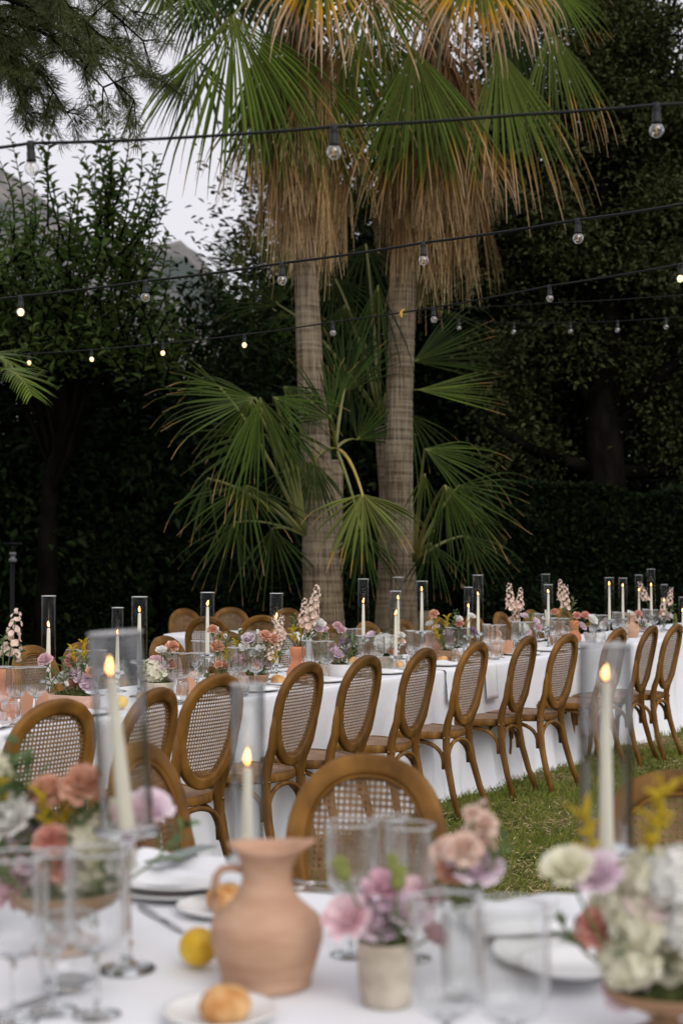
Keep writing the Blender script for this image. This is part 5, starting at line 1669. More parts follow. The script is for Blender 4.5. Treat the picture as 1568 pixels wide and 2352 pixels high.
def bloom_mesh(kind, col, var):
    k = (kind, col, var)
    if k not in _fcol:
        me = flower_mesh(kind, var).copy()
        me.materials.clear()
        me.materials.append(MATS['flower_leaf' if kind == 'sprig' else 'petal_' + col])
        _fcol[k] = me
    return _fcol[k]
SIZE = {'carnation': .031, 'rose': .031, 'hydrangea': .068, 'stock': .17, 'goldenrod': .075, 'bud': .022, 'thistle': .015, 'amaranth': .14, 'sprig': .12}
NICE = {'rose': 'lisianthus', 'sprig': 'leafy sprig', 'stock': 'stock spike', 'bud': 'closed bud', 'amaranth': 'hanging amaranth tassel', 'goldenrod': 'goldenrod plume', 'thistle': 'round thistle head'}
NAME = {'rose': 'lisianthus', 'sprig': 'leaf_sprig', 'stock': 'stock_flower', 'bud': 'flower_bud', 'amaranth': 'amaranth', 'goldenrod': 'goldenrod', 'thistle': 'thistle', 'carnation': 'carnation', 'hydrangea': 'hydrangea'}
def flower(kind, col, p, root, desc, size=1.0, aim=None, up=False):
    """a stem from root (in the vessel) to p with its bloom"""
    p, root = Vector(p), Vector(root)
    d = (p - root)
    r = SIZE[kind] * size
    axis = d.normalized() * .6 + Vector((0, 0, .35)) + (Vector((0, -.55, 0)) if kind in ('carnation', 'rose', 'hydrangea') else Vector())
    if aim is not None: axis = Vector(aim)
    axis.normalize()
    nm = NAME[kind]
    lab = f"{'' if kind in ('sprig',) else col + ' '}{NICE.get(kind, kind)} {desc}"
    t = thing(nm, lab, 'greenery' if kind in ('sprig', 'amaranth') else 'flower', p, 0, f"{NICE.get(kind, kind)} stems {desc}")
    o = mesh_obj('leaves' if kind == 'sprig' else 'bloom', bloom_mesh(kind, col, rng.randrange(2)), None, t)
    q = (Vector((0, 0, 1)) if kind == 'amaranth' else axis).to_track_quat('Z', 'Y')
    o.rotation_mode = 'QUATERNION'
    o.rotation_quaternion = q @ Matrix.Rotation(rng.uniform(0, 6.28), 4, 'Z').to_quaternion()
    o.scale = (r, r, r)
    if kind == 'stock': o.location = -axis * r * .45
    elif kind == 'sprig': o.location = -axis * r * .5
    elif kind in ('rose', 'bud'): o.location = -axis * r * .5
    elif kind == 'goldenrod': o.location = -axis * r * .5
    mb = MB()
    e = root - p
    tip = axis * r * (.35 if kind in ('stock', 'sprig') else 0)
    mb.sweep([tip, -axis * r * .5, -axis * r * .9 + e * .25, e * .62 + Vector((0, 0, -.004)), e], [.0022, .0026, .0022, .0022, .0022], sides=5)
    if kind == 'carnation': mb.lathe([(.10 * r, -1.15 * r), (.26 * r, -.9 * r), (.30 * r, -.3 * r), (.22 * r, .1 * r)], 8)
    mb.build('stem', 'stem_green', t)
    return t
def arrange(items, conv, Y, mouth, desc, spread=.03, size=1.0):
    """items: (kind, colour, x, y[, size[, dY]])"""
    for it in items:
        kind, col, x, y = it[:4]
        sz = it[4] if len(it) > 4 else 1.0
        dY = it[5] if len(it) > 5 else rng.uniform(-.035, .035)
        X, Yp = conv(x, y)
        p = at(X, Yp, Y + dY)
        rt = Vector(mouth) + Vector((rng.uniform(-1, 1) * spread, rng.uniform(-1, 1) * spread, -.02))
        flower(kind, col, p, rt, desc, sz * size)

# ================================================================== VESSELS
def vessel(name, label, cat_, p, prof, mat, segs=28, moss=None, rot=0, group=None, parts=None):
    t = thing(name, label, cat_, p, rot, group)
    mb = MB(); mb.lathe(prof, segs, caps=(True, False))
    mb.build('body', mat, t)
    if moss:
        m = MB()
        r, z = moss
        pr = [(r, z - .012), (r * .9, z), (r * .6, z + .010), (r * .3, z + .014), (.001, z + .015)]
        m.lathe(pr, 20)
        m.v = [(x + .004 * noise.noise(Vector((x * 90, y * 90, 1))), y, z_ + .010 * noise.noise(Vector((x * 70, y * 70, 4)))) for (x, y, z_) in m.v]
        m.build('moss', 'moss', t)
    return t
def cup_prof(r0, r1, h, wall=.006, depth=None):
    return [(0.001, 0), (r0 * .9, 0), (r0, .004), (r0 * .5 + r1 * .5, h * .5), (r1, h - .003), (r1 - wall * .3, h), (r1 - wall, h - .003), (r1 - wall - .002, h * .5), (max(.004, r0 - wall - .004), .012), (.001, .010)]
def gourd_vase(label, p, h, mat='terracotta'):
    k = h / .19
    prof = [(.001, 0), (.046, 0), (.056, .008), (.062, .032), (.058, .060), (.046, .085), (.036, .105), (.034, .118), (.040, .140), (.043, .158), (.041, .176), (.037, .190), (.034, .190), (.037, .176), (.037, .155), (.030, .118), (.04, .085), (.04, .02), (.001, .012)]
    return vessel('gourd_vase', label, 'vase', p, [(r * k, z * k) for r, z in prof], mat)
def jug(label, p, h, rot, mat='tan_clay', handle=True, group=None):
    """clay jug: round belly, collar neck, flared lip with a spout, strap handle"""
    k = h / .23
    t = thing('clay_jug', label, 'jug', p, rot, group)
    out = [(.001, 0), (.057, 0), (.061, .003), (.0615, .010), (.064, .022), (.0715, .050), (.0770, .078), (.0775, .096), (.0725, .112), (.0590, .126), (.0465, .139), (.0385, .154), (.0340, .172), (.0340, .190), (.0385, .207), (.0475, .220), (.0530, .2265), (.0525, .230)]
    inn = [(.0485, .228), (.043, .218), (.034, .203), (.0295, .185), (.031, .160), (.042, .138), (.066, .108), (.070, .07), (.055, .02), (.001, .012)]
    mb = MB(); segs = 44
    prof = out + inn
    vs, fs = [], []
    for (r, z) in prof:
        for j in range(segs):
            a = 2 * math.pi * j / segs
            da = math.atan2(math.sin(a), math.cos(a))
            sp = math.exp(-(da / .42) ** 2) * max(0, (z - .19) / .04) if z > .19 else 0
            rr = 1.20 * r * (1 + .30 * sp) * (1 + .006 * math.sin(3 * a + z * 20))
            vs.append((rr * k * math.cos(a), rr * k * math.sin(a), (z + .006 * sp + (.0035 * math.sin(2 * a + 1) if z > .2 else 0)) * k))
    for i in range(len(prof) - 1):
        for j in range(segs):
            j2 = (j + 1) % segs
            fs.append((i * segs + j, i * segs + j2, (i + 1) * segs + j2, (i + 1) * segs + j))
    mb.add(vs, fs); mb.build('body', mat, t)
    if handle:
        hb = MB()
        P = [(-.031, .183), (-.050, .189), (-.068, .186), (-.0765, .174), (-.079, .156), (-.079, .138), (-.077, .122), (-.073, .108), (-.066, .100)]
        hb.sweep([(x * 1.13 * k, 0, z * k) for x, z in P], (.0065 * k, .010 * k), sides=10, hint=Vector((0, 0, 1)))
        hb.build('handle', mat, t)
    return t

_glass = {}
def fluted_glass(kind):
    """stemmed glass with a fluted straight bowl; returns meshes (bowl, stem)"""
    if kind in _glass: return _glass[kind]
    H, R, bh = {'wine': (.215, .041, .120), 'flute': (.225, .029, .140), 'big': (.232, .045, .142)}[kind]
    z0 = H - bh
    prof = [(.004, z0), (R * .55, z0 + .004), (R * .86, z0 + .016), (R * .97, z0 + .032), (R, z0 + .05), (R, H - .03), (R, H - .012), (R, H)]
    mb = MB(); mb.lathe(prof, 96, flute=26, famp=.085, frange=(z0 + .012, H - .014))
    bowl = mb.mesh('bowl')
    mb = MB()
    pts = [(R * math.cos(2 * math.pi * i / 40), R * math.sin(2 * math.pi * i / 40), H) for i in range(40)]
    mb.sweep(pts, .0014, sides=6, closed=True)
    rim = mb.mesh('rim')
    mb = MB()
    mb.lathe([(.001, 0), (.034, 0), (.0345, .0015), (.030, .003), (.012, .006), (.0045, .012), (.0036, .03), (.0036, z0 - .02), (.0055, z0 - .008), (.012, z0 - .001), (.014, z0 + .004), (.001, z0 + .005)], 24)
    stem = mb.mesh('stem')
    _glass[kind] = (bowl, rim, stem)
    return _glass[kind]
def stem_glass(kind, p, label, group, scale=1.0):
    b, r, s = fluted_glass(kind)
    t = thing('flute_glass' if kind == 'flute' else 'wine_glass', label, 'wine glass', p, rng.uniform(0, 3), group)
    t.scale = (scale,) * 3
    mesh_obj('bowl', b, 'thin_glass', t); mesh_obj('rim', r, 'rim_glass', t); mesh_obj('stem', s, 'solid_glass', t)
    return t
def tumbler_mesh():
    if 'tumbler' in _glass: return _glass['tumbler']
    mb = MB(); mb.lathe([(.001, .008), (.030, .008), (.036, .02), (.041, .045), (.0405, .07), (.036, .092)], 40)
    b = mb.mesh('bowl')
    mb = MB(); mb.lathe([(.001, 0), (.028, 0), (.033, .006), (.031, .010), (.001, .0085)], 30)
    base = mb.mesh('base')
    mb = MB(); mb.sweep([(.036 * math.cos(2 * math.pi * i / 40), .036 * math.sin(2 * math.pi * i / 40), .092) for i in range(40)], .001, sides=6, closed=True)
    _glass['tumbler'] = (b, mb.mesh('rim'), base)
    return _glass['tumbler']
def tumbler(p, label, group, juice=False, scale=1.0):
    b, r, s = tumbler_mesh()
    t = thing('tumbler', label, 'tumbler', p, 0, group)
    t.scale = (scale,) * 3
    mesh_obj('bowl', b, 'thin_glass', t); mesh_obj('rim', r, 'rim_glass', t); mesh_obj('base', s, 'solid_glass', t)
    if juice:
        mb = MB(); mb.lathe([(.001, .011), (.029, .011), (.035, .022), (.0395, .045), (.0392, .062), (.001, .062)], 24); mb.build('juice', 'juice', t)
    return t

# candle under a glass chimney on a glass holder
_holder = {}
def holder_mesh(h, r):
    k = (round(h, 2), round(r, 3))
    if k not in _holder:
        mb = MB()
        mb.lathe([(.001, 0), (.046, 0), (.047, .003), (.040, .006), (.016, .011), (.009, .020), (.0075, .035), (.011, .042), (.0075, .050), (.0070, h - .03), (.011, h - .022), (.016, h - .012), (r + .006, h - .006), (r + .010, h + .002), (r + .008, h + .004), (r * .5, h - .002), (.001, h - .003)], 28)
        _holder[k] = mb.mesh('candle_holder')
    return _holder[k]
def chimney(p, h, r, label, lean=(0, 0), gm='chimney_glass'):
    mb = MB(); mb.lathe([(r, 0), (r, h * .5), (r, h), (r - .0028, h), (r - .0028, h * .5), (r - .0028, 0)], 44)
    t = thing('glass_chimney', label, 'candle glass', p, 0, 'glass chimneys over the taper candles')
    t.rotation_euler = (lean[0], lean[1], 0)
    mb.build('glass_wall', gm, t)
    for z in (0.001, h):
        rm = MB(); rm.sweep([(r * math.cos(2 * math.pi * i / 44), r * math.sin(2 * math.pi * i / 44), z) for i in range(44)], .0016, sides=6, closed=True)
        rm.build('rim', 'rim_glass', t)
def taper(p, h, label, lean=(0, 0), lit=True, r=.0115):
    t = thing('taper_candle', label, 'candle', p, 0, 'ivory taper candles under glass')
    t.rotation_euler = (lean[0], lean[1], 0)
    mb = MB(); mb.lathe([(.001, 0), (r, 0), (r, .01), (r * .62, h - .006), (r * .45, h - .001), (.001, h - .003)], 16); mb.build('wax_stick', 'wax', t)
    mb = MB(); mb.sweep([(0, 0, h - .004), (.0006, 0, h + .006), (.002, 0, h + .010)], .0009, sides=5); mb.build('wick', 'wick', t)
    if lit:
        mb = MB(); mb.lathe([(.0005, h + .004), (.0035, h + .008), (.0054, h + .013), (.0048, h + .020), (.003, h + .027), (.0012, h + .032), (.0003, h + .035)], 12)
        fl_ = mb.build('flame', 'flame_light', t)
        fz = rng.uniform(.8, 1.15); wz = rng.uniform(.9, 1.15)
        fl_.scale = (wz, wz, fz); fl_.location = (0, 0, (h + .004) * (1 - fz))
        sh = rng.uniform(-.10, .10)
        for v_ in fl_.data.vertices: v_.co.x += sh * max(0, v_.co.z - h - .012)**1.0 * 1.5; v_.co.x += .0012 * math.sin((v_.co.z - h) * 160 + fz * 9)
def candle(desc, x, ytop, yflame, ycup, o=.86, r=.036, P=None, lean=(0, 0), lit=True, hold=True, cr=.0115):
    b = P if P is not None else row(x, o, TZ)
    b = Vector(b)
    zt = at(x, ytop, b.y).z; zc = at(x, ycup, b.y).z; zf = at(x, yflame, b.y).z
    ph = max(.05, zc - TZ)
    me = holder_mesh(ph, r)
    ob = mesh_obj('candle_holder', me, 'solid_glass', None, b)
    tag(ob, 'glass pedestal holder ' + desc, 'candle holder', 'glass candle holders')
    top = b + Vector((0, 0, ph + .005))
    taper(b + Vector((0, 0, ph)), zf - .018 - (TZ + ph), 'ivory taper candle ' + desc, lean, lit, cr)
    chimney(top, zt - top.z, r, 'clear glass chimney ' + desc, (lean[0] * .6, lean[1] * .6), 'refract_tint_glass' if P is not None else 'chimney_glass')
    return b
CD = [
    ('at far left above the stone trough', 113, 1369, 1433, 1565, .86, .031, 1),
    ('between the stone trough and the hydrangea bowl, set far back', 271, 1396, 1452, 1545, 1.14, .029, 1),
    ('left of the cream hydrangea bowl', 321, 1371, 1399, 1520, .88, .038, 1),
    ('beside the bark pot of carnations', 477, 1361, 1385, 1504, .88, .036, 1),
    ('rising from the wide low arrangement left of the gourd vase', 635, 1363, 1415, 1528, .88, .036, 1),
    ('in front of the gap between the two palm trunks', 834, 1330, 1380, 1470, .90, .033, 1),
    ('at the base of the thicker palm trunk, the shorter nearer one', 908, 1358, 1408, 1508, .62, .034, 1),
    ('at the base of the thicker palm trunk, the taller one behind', 914, 1326, 1372, 1480, 1.10, .036, 1),
    ('just right of the thicker palm trunk', 968, 1335, 1353, 1452, .84, .039, 1),
    ('short flame left of the pair above the brown bowl', 1075, 1349, 1391, 1462, 1.02, .033, 1),
    ('tall one of the pair above the brown bowl', 1097, 1321, 1363, 1456, .80, .036, 1),
    ('between the two tall pale stocks', 1258, 1343, 1357, 1440, .74, .034, 1),
    ('behind the candle between the two tall stocks, unlit', 1252, 1319, 1395, 1450, 1.12, .035, 0),
    ('left one of the bright pair right of the second stock', 1398, 1327, 1341, 1425, .72, .037, 1),
    ('right one of the bright pair right of the second stock', 1429, 1328, 1344, 1422, .78, .037, 1),
    ('just left of the last stock spike', 1466, 1321, 1354, 1424, 1.0, .036, 1),
    ('tallest glass near the right edge of the picture', 1494, 1307, 1343, 1414, .84, .037, 1),
    ('low flame near the right edge of the picture', 1524, 1343, 1378, 1422, .9, .034, 1),
    ('at the very right edge of the picture', 1566, 1372, 1402, 1440, .62, .034, 1)]
for (d, x, a, f, c, o, r, lit) in CD:
    candle(d, x, a, f, c, o, r, lit=bool(lit))

# ---- things on the long table ---------------------------------------------------------------
def plane_row(conv, x, y): return row(*(conv(x, y)[0],), .72, TZ)
# gourd vases
gv0 = row(9, .74, TZ); gourd_vase('terracotta gourd vase cut by the left edge of the picture', gv0, .205)
gv1 = row(c2(600, 600)[0], .72, TZ); gourd_vase('terracotta gourd vase holding pale stocks before the slimmer palm trunk', gv1, .185)
D0 = 'in the gourd vase at the left edge'
arrange([('stock', 'blush', 88, 455, 1.25), ('sprig', 'lime', 20, 530, .9), ('sprig', 'lime', 125, 580, .8)], c1, gv0.y, gv0 + Vector((0, 0, .2)), D0, .012)
D1 = 'in the gourd vase before the slimmer palm'
arrange([('stock', 'blush', 712, 225, 1.1), ('stock', 'blush', 640, 300, .95), ('stock', 'blush', 690, 290, 1.1), ('stock', 'blush', 680, 370, .8), ('goldenrod', 'yellow', 570, 430, 1.1), ('goldenrod', 'yellow', 620, 415, .9), ('rose', 'white', 755, 355, .9),
         ('sprig', 'lime', 575, 350, .7), ('rose', 'lilac', 742, 395, .8), ('sprig', 'lime', 690, 420, .8), ('stock', 'blush', 470, 400, .8)], c2, gv1.y, gv1 + Vector((0, 0, .18)), D1, .012)
# stone trough
tp = row(c1(505, 880)[0], .68, TZ)
t = thing('stone_trough', 'pink stone trough of mixed flowers at left on the long table', 'planter', tp, -.5)
def trough(w, d, h, wall, name, mat, root):
    m = MB()
    def ring(a, b, z, n=10):
        out = []
        for i in range(4 * n):
            an = 2 * math.pi * (i + .5) / (4 * n)
            c, s = math.cos(an), math.sin(an)
            out.append((a * math.copysign(abs(c) ** .35, c), b * math.copysign(abs(s) ** .35, s), z))
        return out
    R = [ring(w / 2 * .94, d / 2 * .94, 0), ring(w / 2 * .97, d / 2 * .97, .006), ring(w / 2, d / 2, h * .6), ring(w / 2, d / 2, h - .004), ring(w / 2 - .004, d / 2 - .004, h), ring(w / 2 - wall, d / 2 - wall, h - .002), ring(w / 2 - wall, d / 2 - wall, .02)]
    n = len(R[0])
    vs = [p for r in R for p in r]
    fs = [(i * n + k, i * n + (k + 1) % n, (i + 1) * n + (k + 1) % n, (i + 1) * n + k) for i in range(len(R) - 1) for k in range(n)]
    fs += [tuple(reversed(range(n))), tuple((len(R) - 1) * n + k for k in range(n))]
    m.add(vs, fs); return m.build(name, mat, root)
trough(.24, .11, .075, .012, 'body', 'pink_stone', t)
m = MB(); m.lathe([(.06, .06), (.05, .078), (.025, .09), (.001, .092)], 18); m.v = [(x * 1.7 + .004 * noise.noise(Vector((x * 90, y * 90, 2))), y * .8, z + .008 * noise.noise(Vector((x * 60, y * 70, 1)))) for x, y, z in m.v]
m.build('moss', 'moss', t)
DT = 'in the pink stone trough'
arrange([('carnation', 'pink', 312, 622, 1.05), ('carnation', 'coral', 480, 625, 1.0), ('carnation', 'coral', 500, 795, 1.05), ('goldenrod', 'yellow', 575, 535), ('goldenrod', 'yellow', 500, 565, .8), ('goldenrod', 'yellow', 480, 730, 1.1), ('goldenrod', 'yellow', 520, 715),
         ('rose', 'lilac', 565, 740, 1.05), ('rose', 'white', 425, 735, 1.0), ('rose', 'lilac', 605, 785), ('rose', 'white', 555, 660, .8), ('rose', 'lilac', 505, 690, .8), ('sprig', 'lime', 590, 640), ('sprig', 'lime', 440, 690), ('sprig', 'lime', 330, 720), ('bud', 'white', 460, 780),
         ('carnation', 'peach', 625, 700, .8), ('sprig', 'lime', 520, 640), ('rose', 'white', 345, 775, .8)], c1, tp.y, tp + Vector((0, 0, .08)), DT, .05)
# beige stone bowl with hydrangea
bp = row(c1(1095, 800)[0], .64, TZ)
vessel('stone_bowl', 'beige stone bowl of cream hydrangea at left on the long table', 'bowl', bp, cup_prof(.055, .075, .092), 'beige_stone', moss=(.066, .085))
DB = 'in the beige bowl beside the lemons'
arrange([('hydrangea', 'cream', 1062, 695, .98), ('rose', 'lilac', 1105, 650), ('rose', 'lilac', 1160, 740, 1.1), ('rose', 'white', 1105, 540, .7), ('carnation', 'peach', 1182, 528), ('carnation', 'peach', 1165, 650), ('rose', 'pink', 1070, 612, .9), ('sprig', 'lime', 1145, 600, .8),
         ('bud', 'white', 1030, 640, .9), ('sprig', 'lime', 1010, 690, .7)], c1, bp.y, bp + Vector((0, 0, .085)), DB, .04)
def lemon(p, r, label, group=None, rot=(0, 1.3, .4)):
    mb = MB(); mb.lathe([(.001, -1.28), (.10, -1.25), (.20, -1.12), (.55, -.85), (.88, -.4), (.98, 0), (.88, .42), (.56, .84), (.24, 1.08), (.15, 1.2), (.001, 1.24)], 26)
    mb.v = [(x * r + .02 * r * noise.noise(Vector((x * 3, y * 3, z * 3))), y * r, z * r) for x, y, z in mb.v]
    o = mb.build('lemon', 'lemon_skin', None, loc=p); o.rotation_euler = rot
    return tag(o, label, 'lemon', group)
LG = 'lemons lying on the tables'
for (cx, cy, o, lab, rt) in [(1015, 822, .52, 'lemon lying right against the beige hydrangea bowl', (0, 1.3, .4)), (835, 845, .58, 'lemon seen beside the blurred leaning candle, left of the hydrangea bowl', (0, 1.2, 1.4)), (985, 800, .60, 'lemon half hidden behind the other one by the hydrangea bowl', (.4, 1.4, 2.4))]:
    lemon(row(c1(cx, cy)[0], o, TZ + .031), .031, lab, LG, rt)
# bark pot
kp = row(c1(1512, 735)[0], .66, TZ)
vessel('bark_pot', 'grey bark pot of peach carnations left of the wide low arrangement', 'pot', kp, cup_prof(.05, .052, .075), 'bark_pot', moss=(.046, .07))
arrange([('carnation', 'peach', 1492, 530, 1.1), ('carnation', 'peach', 1460, 408, .85), ('carnation', 'pink', 1520, 665), ('sprig', 'lime', 1395, 700, .8), ('goldenrod', 'yellow', 1550, 590, .8), ('carnation', 'peach', 1500, 650, .7), ('carnation', 'peach', 1545, 660, .7), ('sprig', 'lime', 1560, 480, .7), ('bud', 'white', 1495, 398, .6)],
        c1, kp.y, kp + Vector((0, 0, .072)), 'in the grey bark pot', .03)
# wide low bowl
wp = row(c2(280, 655)[0], .70, TZ)
vessel('low_bowl', 'wide low brown bowl under the fullest arrangement, left of the gourd vase', 'bowl', wp, cup_prof(.05, .095, .07), 'brown_bowl', moss=(.085, .064))
DW = 'in the wide low arrangement'
arrange([('bud', 'white', 105, 455, 1.0), ('rose', 'lilac', 255, 462), ('bud', 'white', 205, 415, .9), ('bud', 'white', 325, 425, 1.0), ('carnation', 'peach', 375, 455), ('carnation', 'peach', 430, 475), ('stock', 'blush', 470, 400, .8), ('goldenrod', 'yellow', 125, 565, 1.1), ('goldenrod', 'yellow', 190, 525, 1.2),
         ('goldenrod', 'yellow', 380, 590, 1.1), ('rose', 'pink', 250, 575, .9), ('rose', 'white', 230, 520, .8), ('rose', 'lilac', 380, 635, 1.0), ('rose', 'white', 345, 530, .7), ('carnation', 'pink', 180, 610, .9), ('stock', 'blush', 420, 540, .7), ('stock', 'blush', 480, 480, .6), ('sprig', 'lime', 330, 600, 1.1), ('sprig', 'lime', 480, 550, .9),
         ('goldenrod', 'yellow', 440, 590, .9), ('rose', 'lilac', 130, 620, .8), ('sprig', 'lime', 90, 520, .9), ('sprig', 'lime', 280, 520, .9), ('rose', 'white', 300, 560, .8), ('carnation', 'coral', 60, 640, .8), ('carnation', 'coral', 100, 660, .8), ('rose', 'lilac', 400, 610, .7), ('bud', 'white', 275, 515, .8), ('sprig', 'lime', 210, 470, .9), ('sprig', 'lime', 380, 520, .9), ('sprig', 'lime', 160, 660, .8), ('rose', 'pink', 320, 620, .8), ('carnation', 'pink', 215, 650, .8), ('carnation', 'peach', 310, 660, .7)],
        c2, wp.y, wp + Vector((0, 0, .065)), DW, .07)
# white concrete bowl of thistles, small pot of pink carnations before it
cp = row(c2(892, 640)[0], .70, TZ)
vessel('concrete_bowl', 'white concrete bowl of purple thistles behind the second bread roll', 'bowl', cp, cup_prof(.060, .066, .068), 'concrete', moss=(.058, .062))
arrange([('thistle', 'purple', 880, 535), ('thistle', 'purple', 908, 497), ('thistle', 'purple', 903, 476, .9), ('thistle', 'purple', 946, 483), ('thistle', 'purple', 930, 550), ('sprig', 'lime', 965, 520, 1.1), ('sprig', 'lime', 985, 555), ('rose', 'lilac', 880, 572, .9), ('sprig', 'lime', 930, 520), ('rose', 'lilac', 858, 545, .8)],
        c2, cp.y, cp + Vector((0, 0, .065)), 'in the white concrete bowl', .045)
pp = row(c2(805, 630)[0], .78, TZ)
vessel('clay_pot', 'small beige pot of pink carnations right of the gourd vase', 'pot', pp, cup_prof(.045, .055, .07), 'beige_stone', moss=(.048, .065))
arrange([('carnation', 'pink', 822, 530, 1.1), ('rose', 'white', 840, 582), ('rose', 'lilac', 790, 572), ('carnation', 'pink', 870, 382, .85), ('carnation', 'pink', 898, 410, .85), ('amaranth', 'lime', 762, 500, 1.1), ('amaranth', 'lime', 745, 520, 1.0), ('stock', 'blush', 785, 440, .8), ('rose', 'white', 690, 440, .8), ('sprig', 'lime', 800, 480, .8), ('sprig', 'lime', 770, 430, .8), ('rose', 'pink', 775, 400, .8)],
        c2, pp.y, pp + Vector((0, 0, .065)), 'right of the gourd vase', .03)
# pale pot with white hydrangea
hp = row(c2(1205, 620)[0], .72, TZ)
vessel('stone_pot', 'pale stone pot of white hydrangea between the two trunk-base candles and the thistles', 'pot', hp, cup_prof(.05, .058, .082), 'beige_stone', moss=(.05, .076))
arrange([('hydrangea', 'white', 1190, 490, .85), ('goldenrod', 'yellow', 1163, 540, .8), ('rose', 'pink', 1215, 545, .7), ('rose', 'lilac', 1100, 435, .8), ('rose', 'lilac', 1250, 460, .8), ('rose', 'blush', 1310, 480, .8), ('sprig', 'lime', 1225, 440, .7), ('rose', 'white', 1310, 440, .7), ('sprig', 'lime', 1150, 450, .7), ('carnation', 'peach', 1235, 555, .7)],
        c2, hp.y, hp + Vector((0, 0, .078)), 'with the white hydrangea', .03)
# brown round bowl of goldenrod
op = row(c3(165, 560)[0], .66, TZ)
vessel('round_bowl', 'brown striped round bowl of goldenrod and carnations', 'bowl', op, [(.001, 0), (.05, 0), (.068, .018), (.076, .045), (.070, .072), (.062, .082), (.057, .080), (.064, .06), (.05, .012), (.001, .01)], 'brown_bowl', moss=(.055, .076))
arrange([('carnation', 'peach', 80, 335), ('rose', 'white', 55, 385, .8), ('goldenrod', 'yellow', 95, 400), ('goldenrod', 'yellow', 155, 378, 1.1), ('goldenrod', 'yellow', 95, 445), ('rose', 'lilac', 165, 440), ('carnation', 'coral', 228, 392), ('rose', 'white', 225, 358, .8), ('rose', 'lilac', 90, 408, .7), ('sprig', 'lime', 120, 470, 1.1),
         ('thistle', 'purple', 310, 420, 1.3), ('carnation', 'pink', 178, 490), ('sprig', 'lime', 185, 410), ('sprig', 'lime', 140, 430), ('thistle', 'purple', 325, 440, 1.3), ('rose', 'white', 305, 340, .7), ('sprig', 'lime', 205, 345, .7)], c3, op.y, op + Vector((0, 0, .078)), 'in the brown striped bowl', .04)
# lying / standing tan jugs further right
JG = 'tan clay jugs along the long table'
for (cx, o, h, rt, lab) in [(60, .84, .185, 2.6, 'tan clay jug behind the brown striped bowl, left of it'), (430, .74, .20, 2.2, 'tan clay jug left of the tall stock pair'), (825, .72, .19, 2.6, 'tan clay jug below the second tall stock'), (1250, .75, .19, 2.4, 'tan clay jug right of the large blurred candle at right')]:
    jug(lab, row(c3(cx, 0)[0], o, TZ), h, rt, 'tan_clay', True, JG)
gv2 = row(c3(915, 400)[0], .86, TZ); gourd_vase('terracotta vase in the distance under the coral carnations', gv2, .17)
def bud_vase(label, p, h=.13, r=.026):
    t = thing('bud_vase', label, 'vase', p, 0, 'fluted glass bud vases')
    mb = MB(); mb.lathe([(.001, .006), (r * .8, .006), (r * .95, .02), (r, h * .4), (r, h)], 64, flute=20, famp=.07, frange=(.02, h - .01)); mb.build('glass_wall', 'thin_glass', t)
    mb = MB(); mb.sweep([(r * math.cos(2 * math.pi * i / 32), r * math.sin(2 * math.pi * i / 32), h) for i in range(32)], .0012, sides=6, closed=True); mb.build('rim', 'rim_glass', t)
    return t
v8 = row(c3(575, 480)[0], .8, TZ); bud_vase('fluted glass vase of the left one of two tall pale stocks', v8)
arrange([('stock', 'blush', 535, 235, 1.15), ('stock', 'blush', 592, 250, 1.0), ('stock', 'blush', 570, 330, 1.0), ('rose', 'lilac', 620, 340, .9), ('goldenrod', 'yellow', 655, 372, .9), ('hydrangea', 'white', 612, 410, .6), ('amaranth', 'lime', 565, 400, 1.3), ('amaranth', 'lime', 585, 420, 1.3), ('rose', 'pink', 640, 435, .9), ('sprig', 'lime', 650, 350, .8), ('carnation', 'blush', 545, 365, .8), ('rose', 'lilac', 690, 370, .8), ('carnation', 'pink', 700, 415, .9)],
        c3, v8.y, v8 + Vector((0, 0, .12)), 'with the left tall stock', .015)
v9 = row(c3(865, 470)[0], .8, TZ); bud_vase('fluted glass vase of the right one of two tall pale stocks', v9)
arrange([('stock', 'blush', 865, 235, 1.15), ('stock', 'blush', 838, 195, 1.0), ('carnation', 'coral', 930, 342, 1.0), ('carnation', 'coral', 980, 342, 1.1), ('sprig', 'lime', 905, 280, 1.1), ('rose', 'white', 1030, 362, 1.2), ('goldenrod', 'yellow', 1003, 388), ('rose', 'lilac', 970, 402), ('amaranth', 'lime', 840, 345, 1.3), ('amaranth', 'lime', 830, 380, 1.2), ('carnation', 'peach', 800, 322), ('bud', 'white', 735, 358), ('sprig', 'lime', 860, 300)],
        c3, v9.y, v9 + Vector((0, 0, .12)), 'with the right tall stock', .015)
bw = row(c3(1030, 450)[0], .72, TZ)
vessel('stone_bowl', 'white stone bowl of flowers left of the large blurred candle at right', 'bowl', bw, cup_prof(.06, .078, .08), 'concrete', moss=(.07, .074))
arrange([('thistle', 'purple', 1190, 375, 2.0), ('carnation', 'coral', 1300, 330, 1.0), ('rose', 'white', 1262, 335, 1.3), ('rose', 'lilac', 1345, 382), ('rose', 'pink', 1328, 412), ('rose', 'white', 1362, 400), ('sprig', 'lime', 1320, 400), ('carnation', 'pink', 1110, 375, .9), ('rose', 'white', 1090, 395)], c3, bw.y + .9, bw + Vector((.35, .9, .10)), 'right of the white stone bowl', .05)
v11 = row(c3(1440, 430)[0], .82, TZ); bud_vase('fluted glass vase of stocks near the right edge of the picture', v11)
arrange([('stock', 'blush', 1330, 200, 1.1), ('stock', 'blush', 1490, 230, 1.0), ('stock', 'blush', 1450, 300, 1.1), ('carnation', 'peach', 1445, 325), ('amaranth', 'lime', 1520, 330, 1.3), ('rose', 'white', 1490, 338, 1.1), ('sprig', 'lime', 1500, 300), ('rose', 'pink', 1470, 350)], c3, v11.y, v11 + Vector((0, 0, .12)), 'near the right edge of the picture', .015)
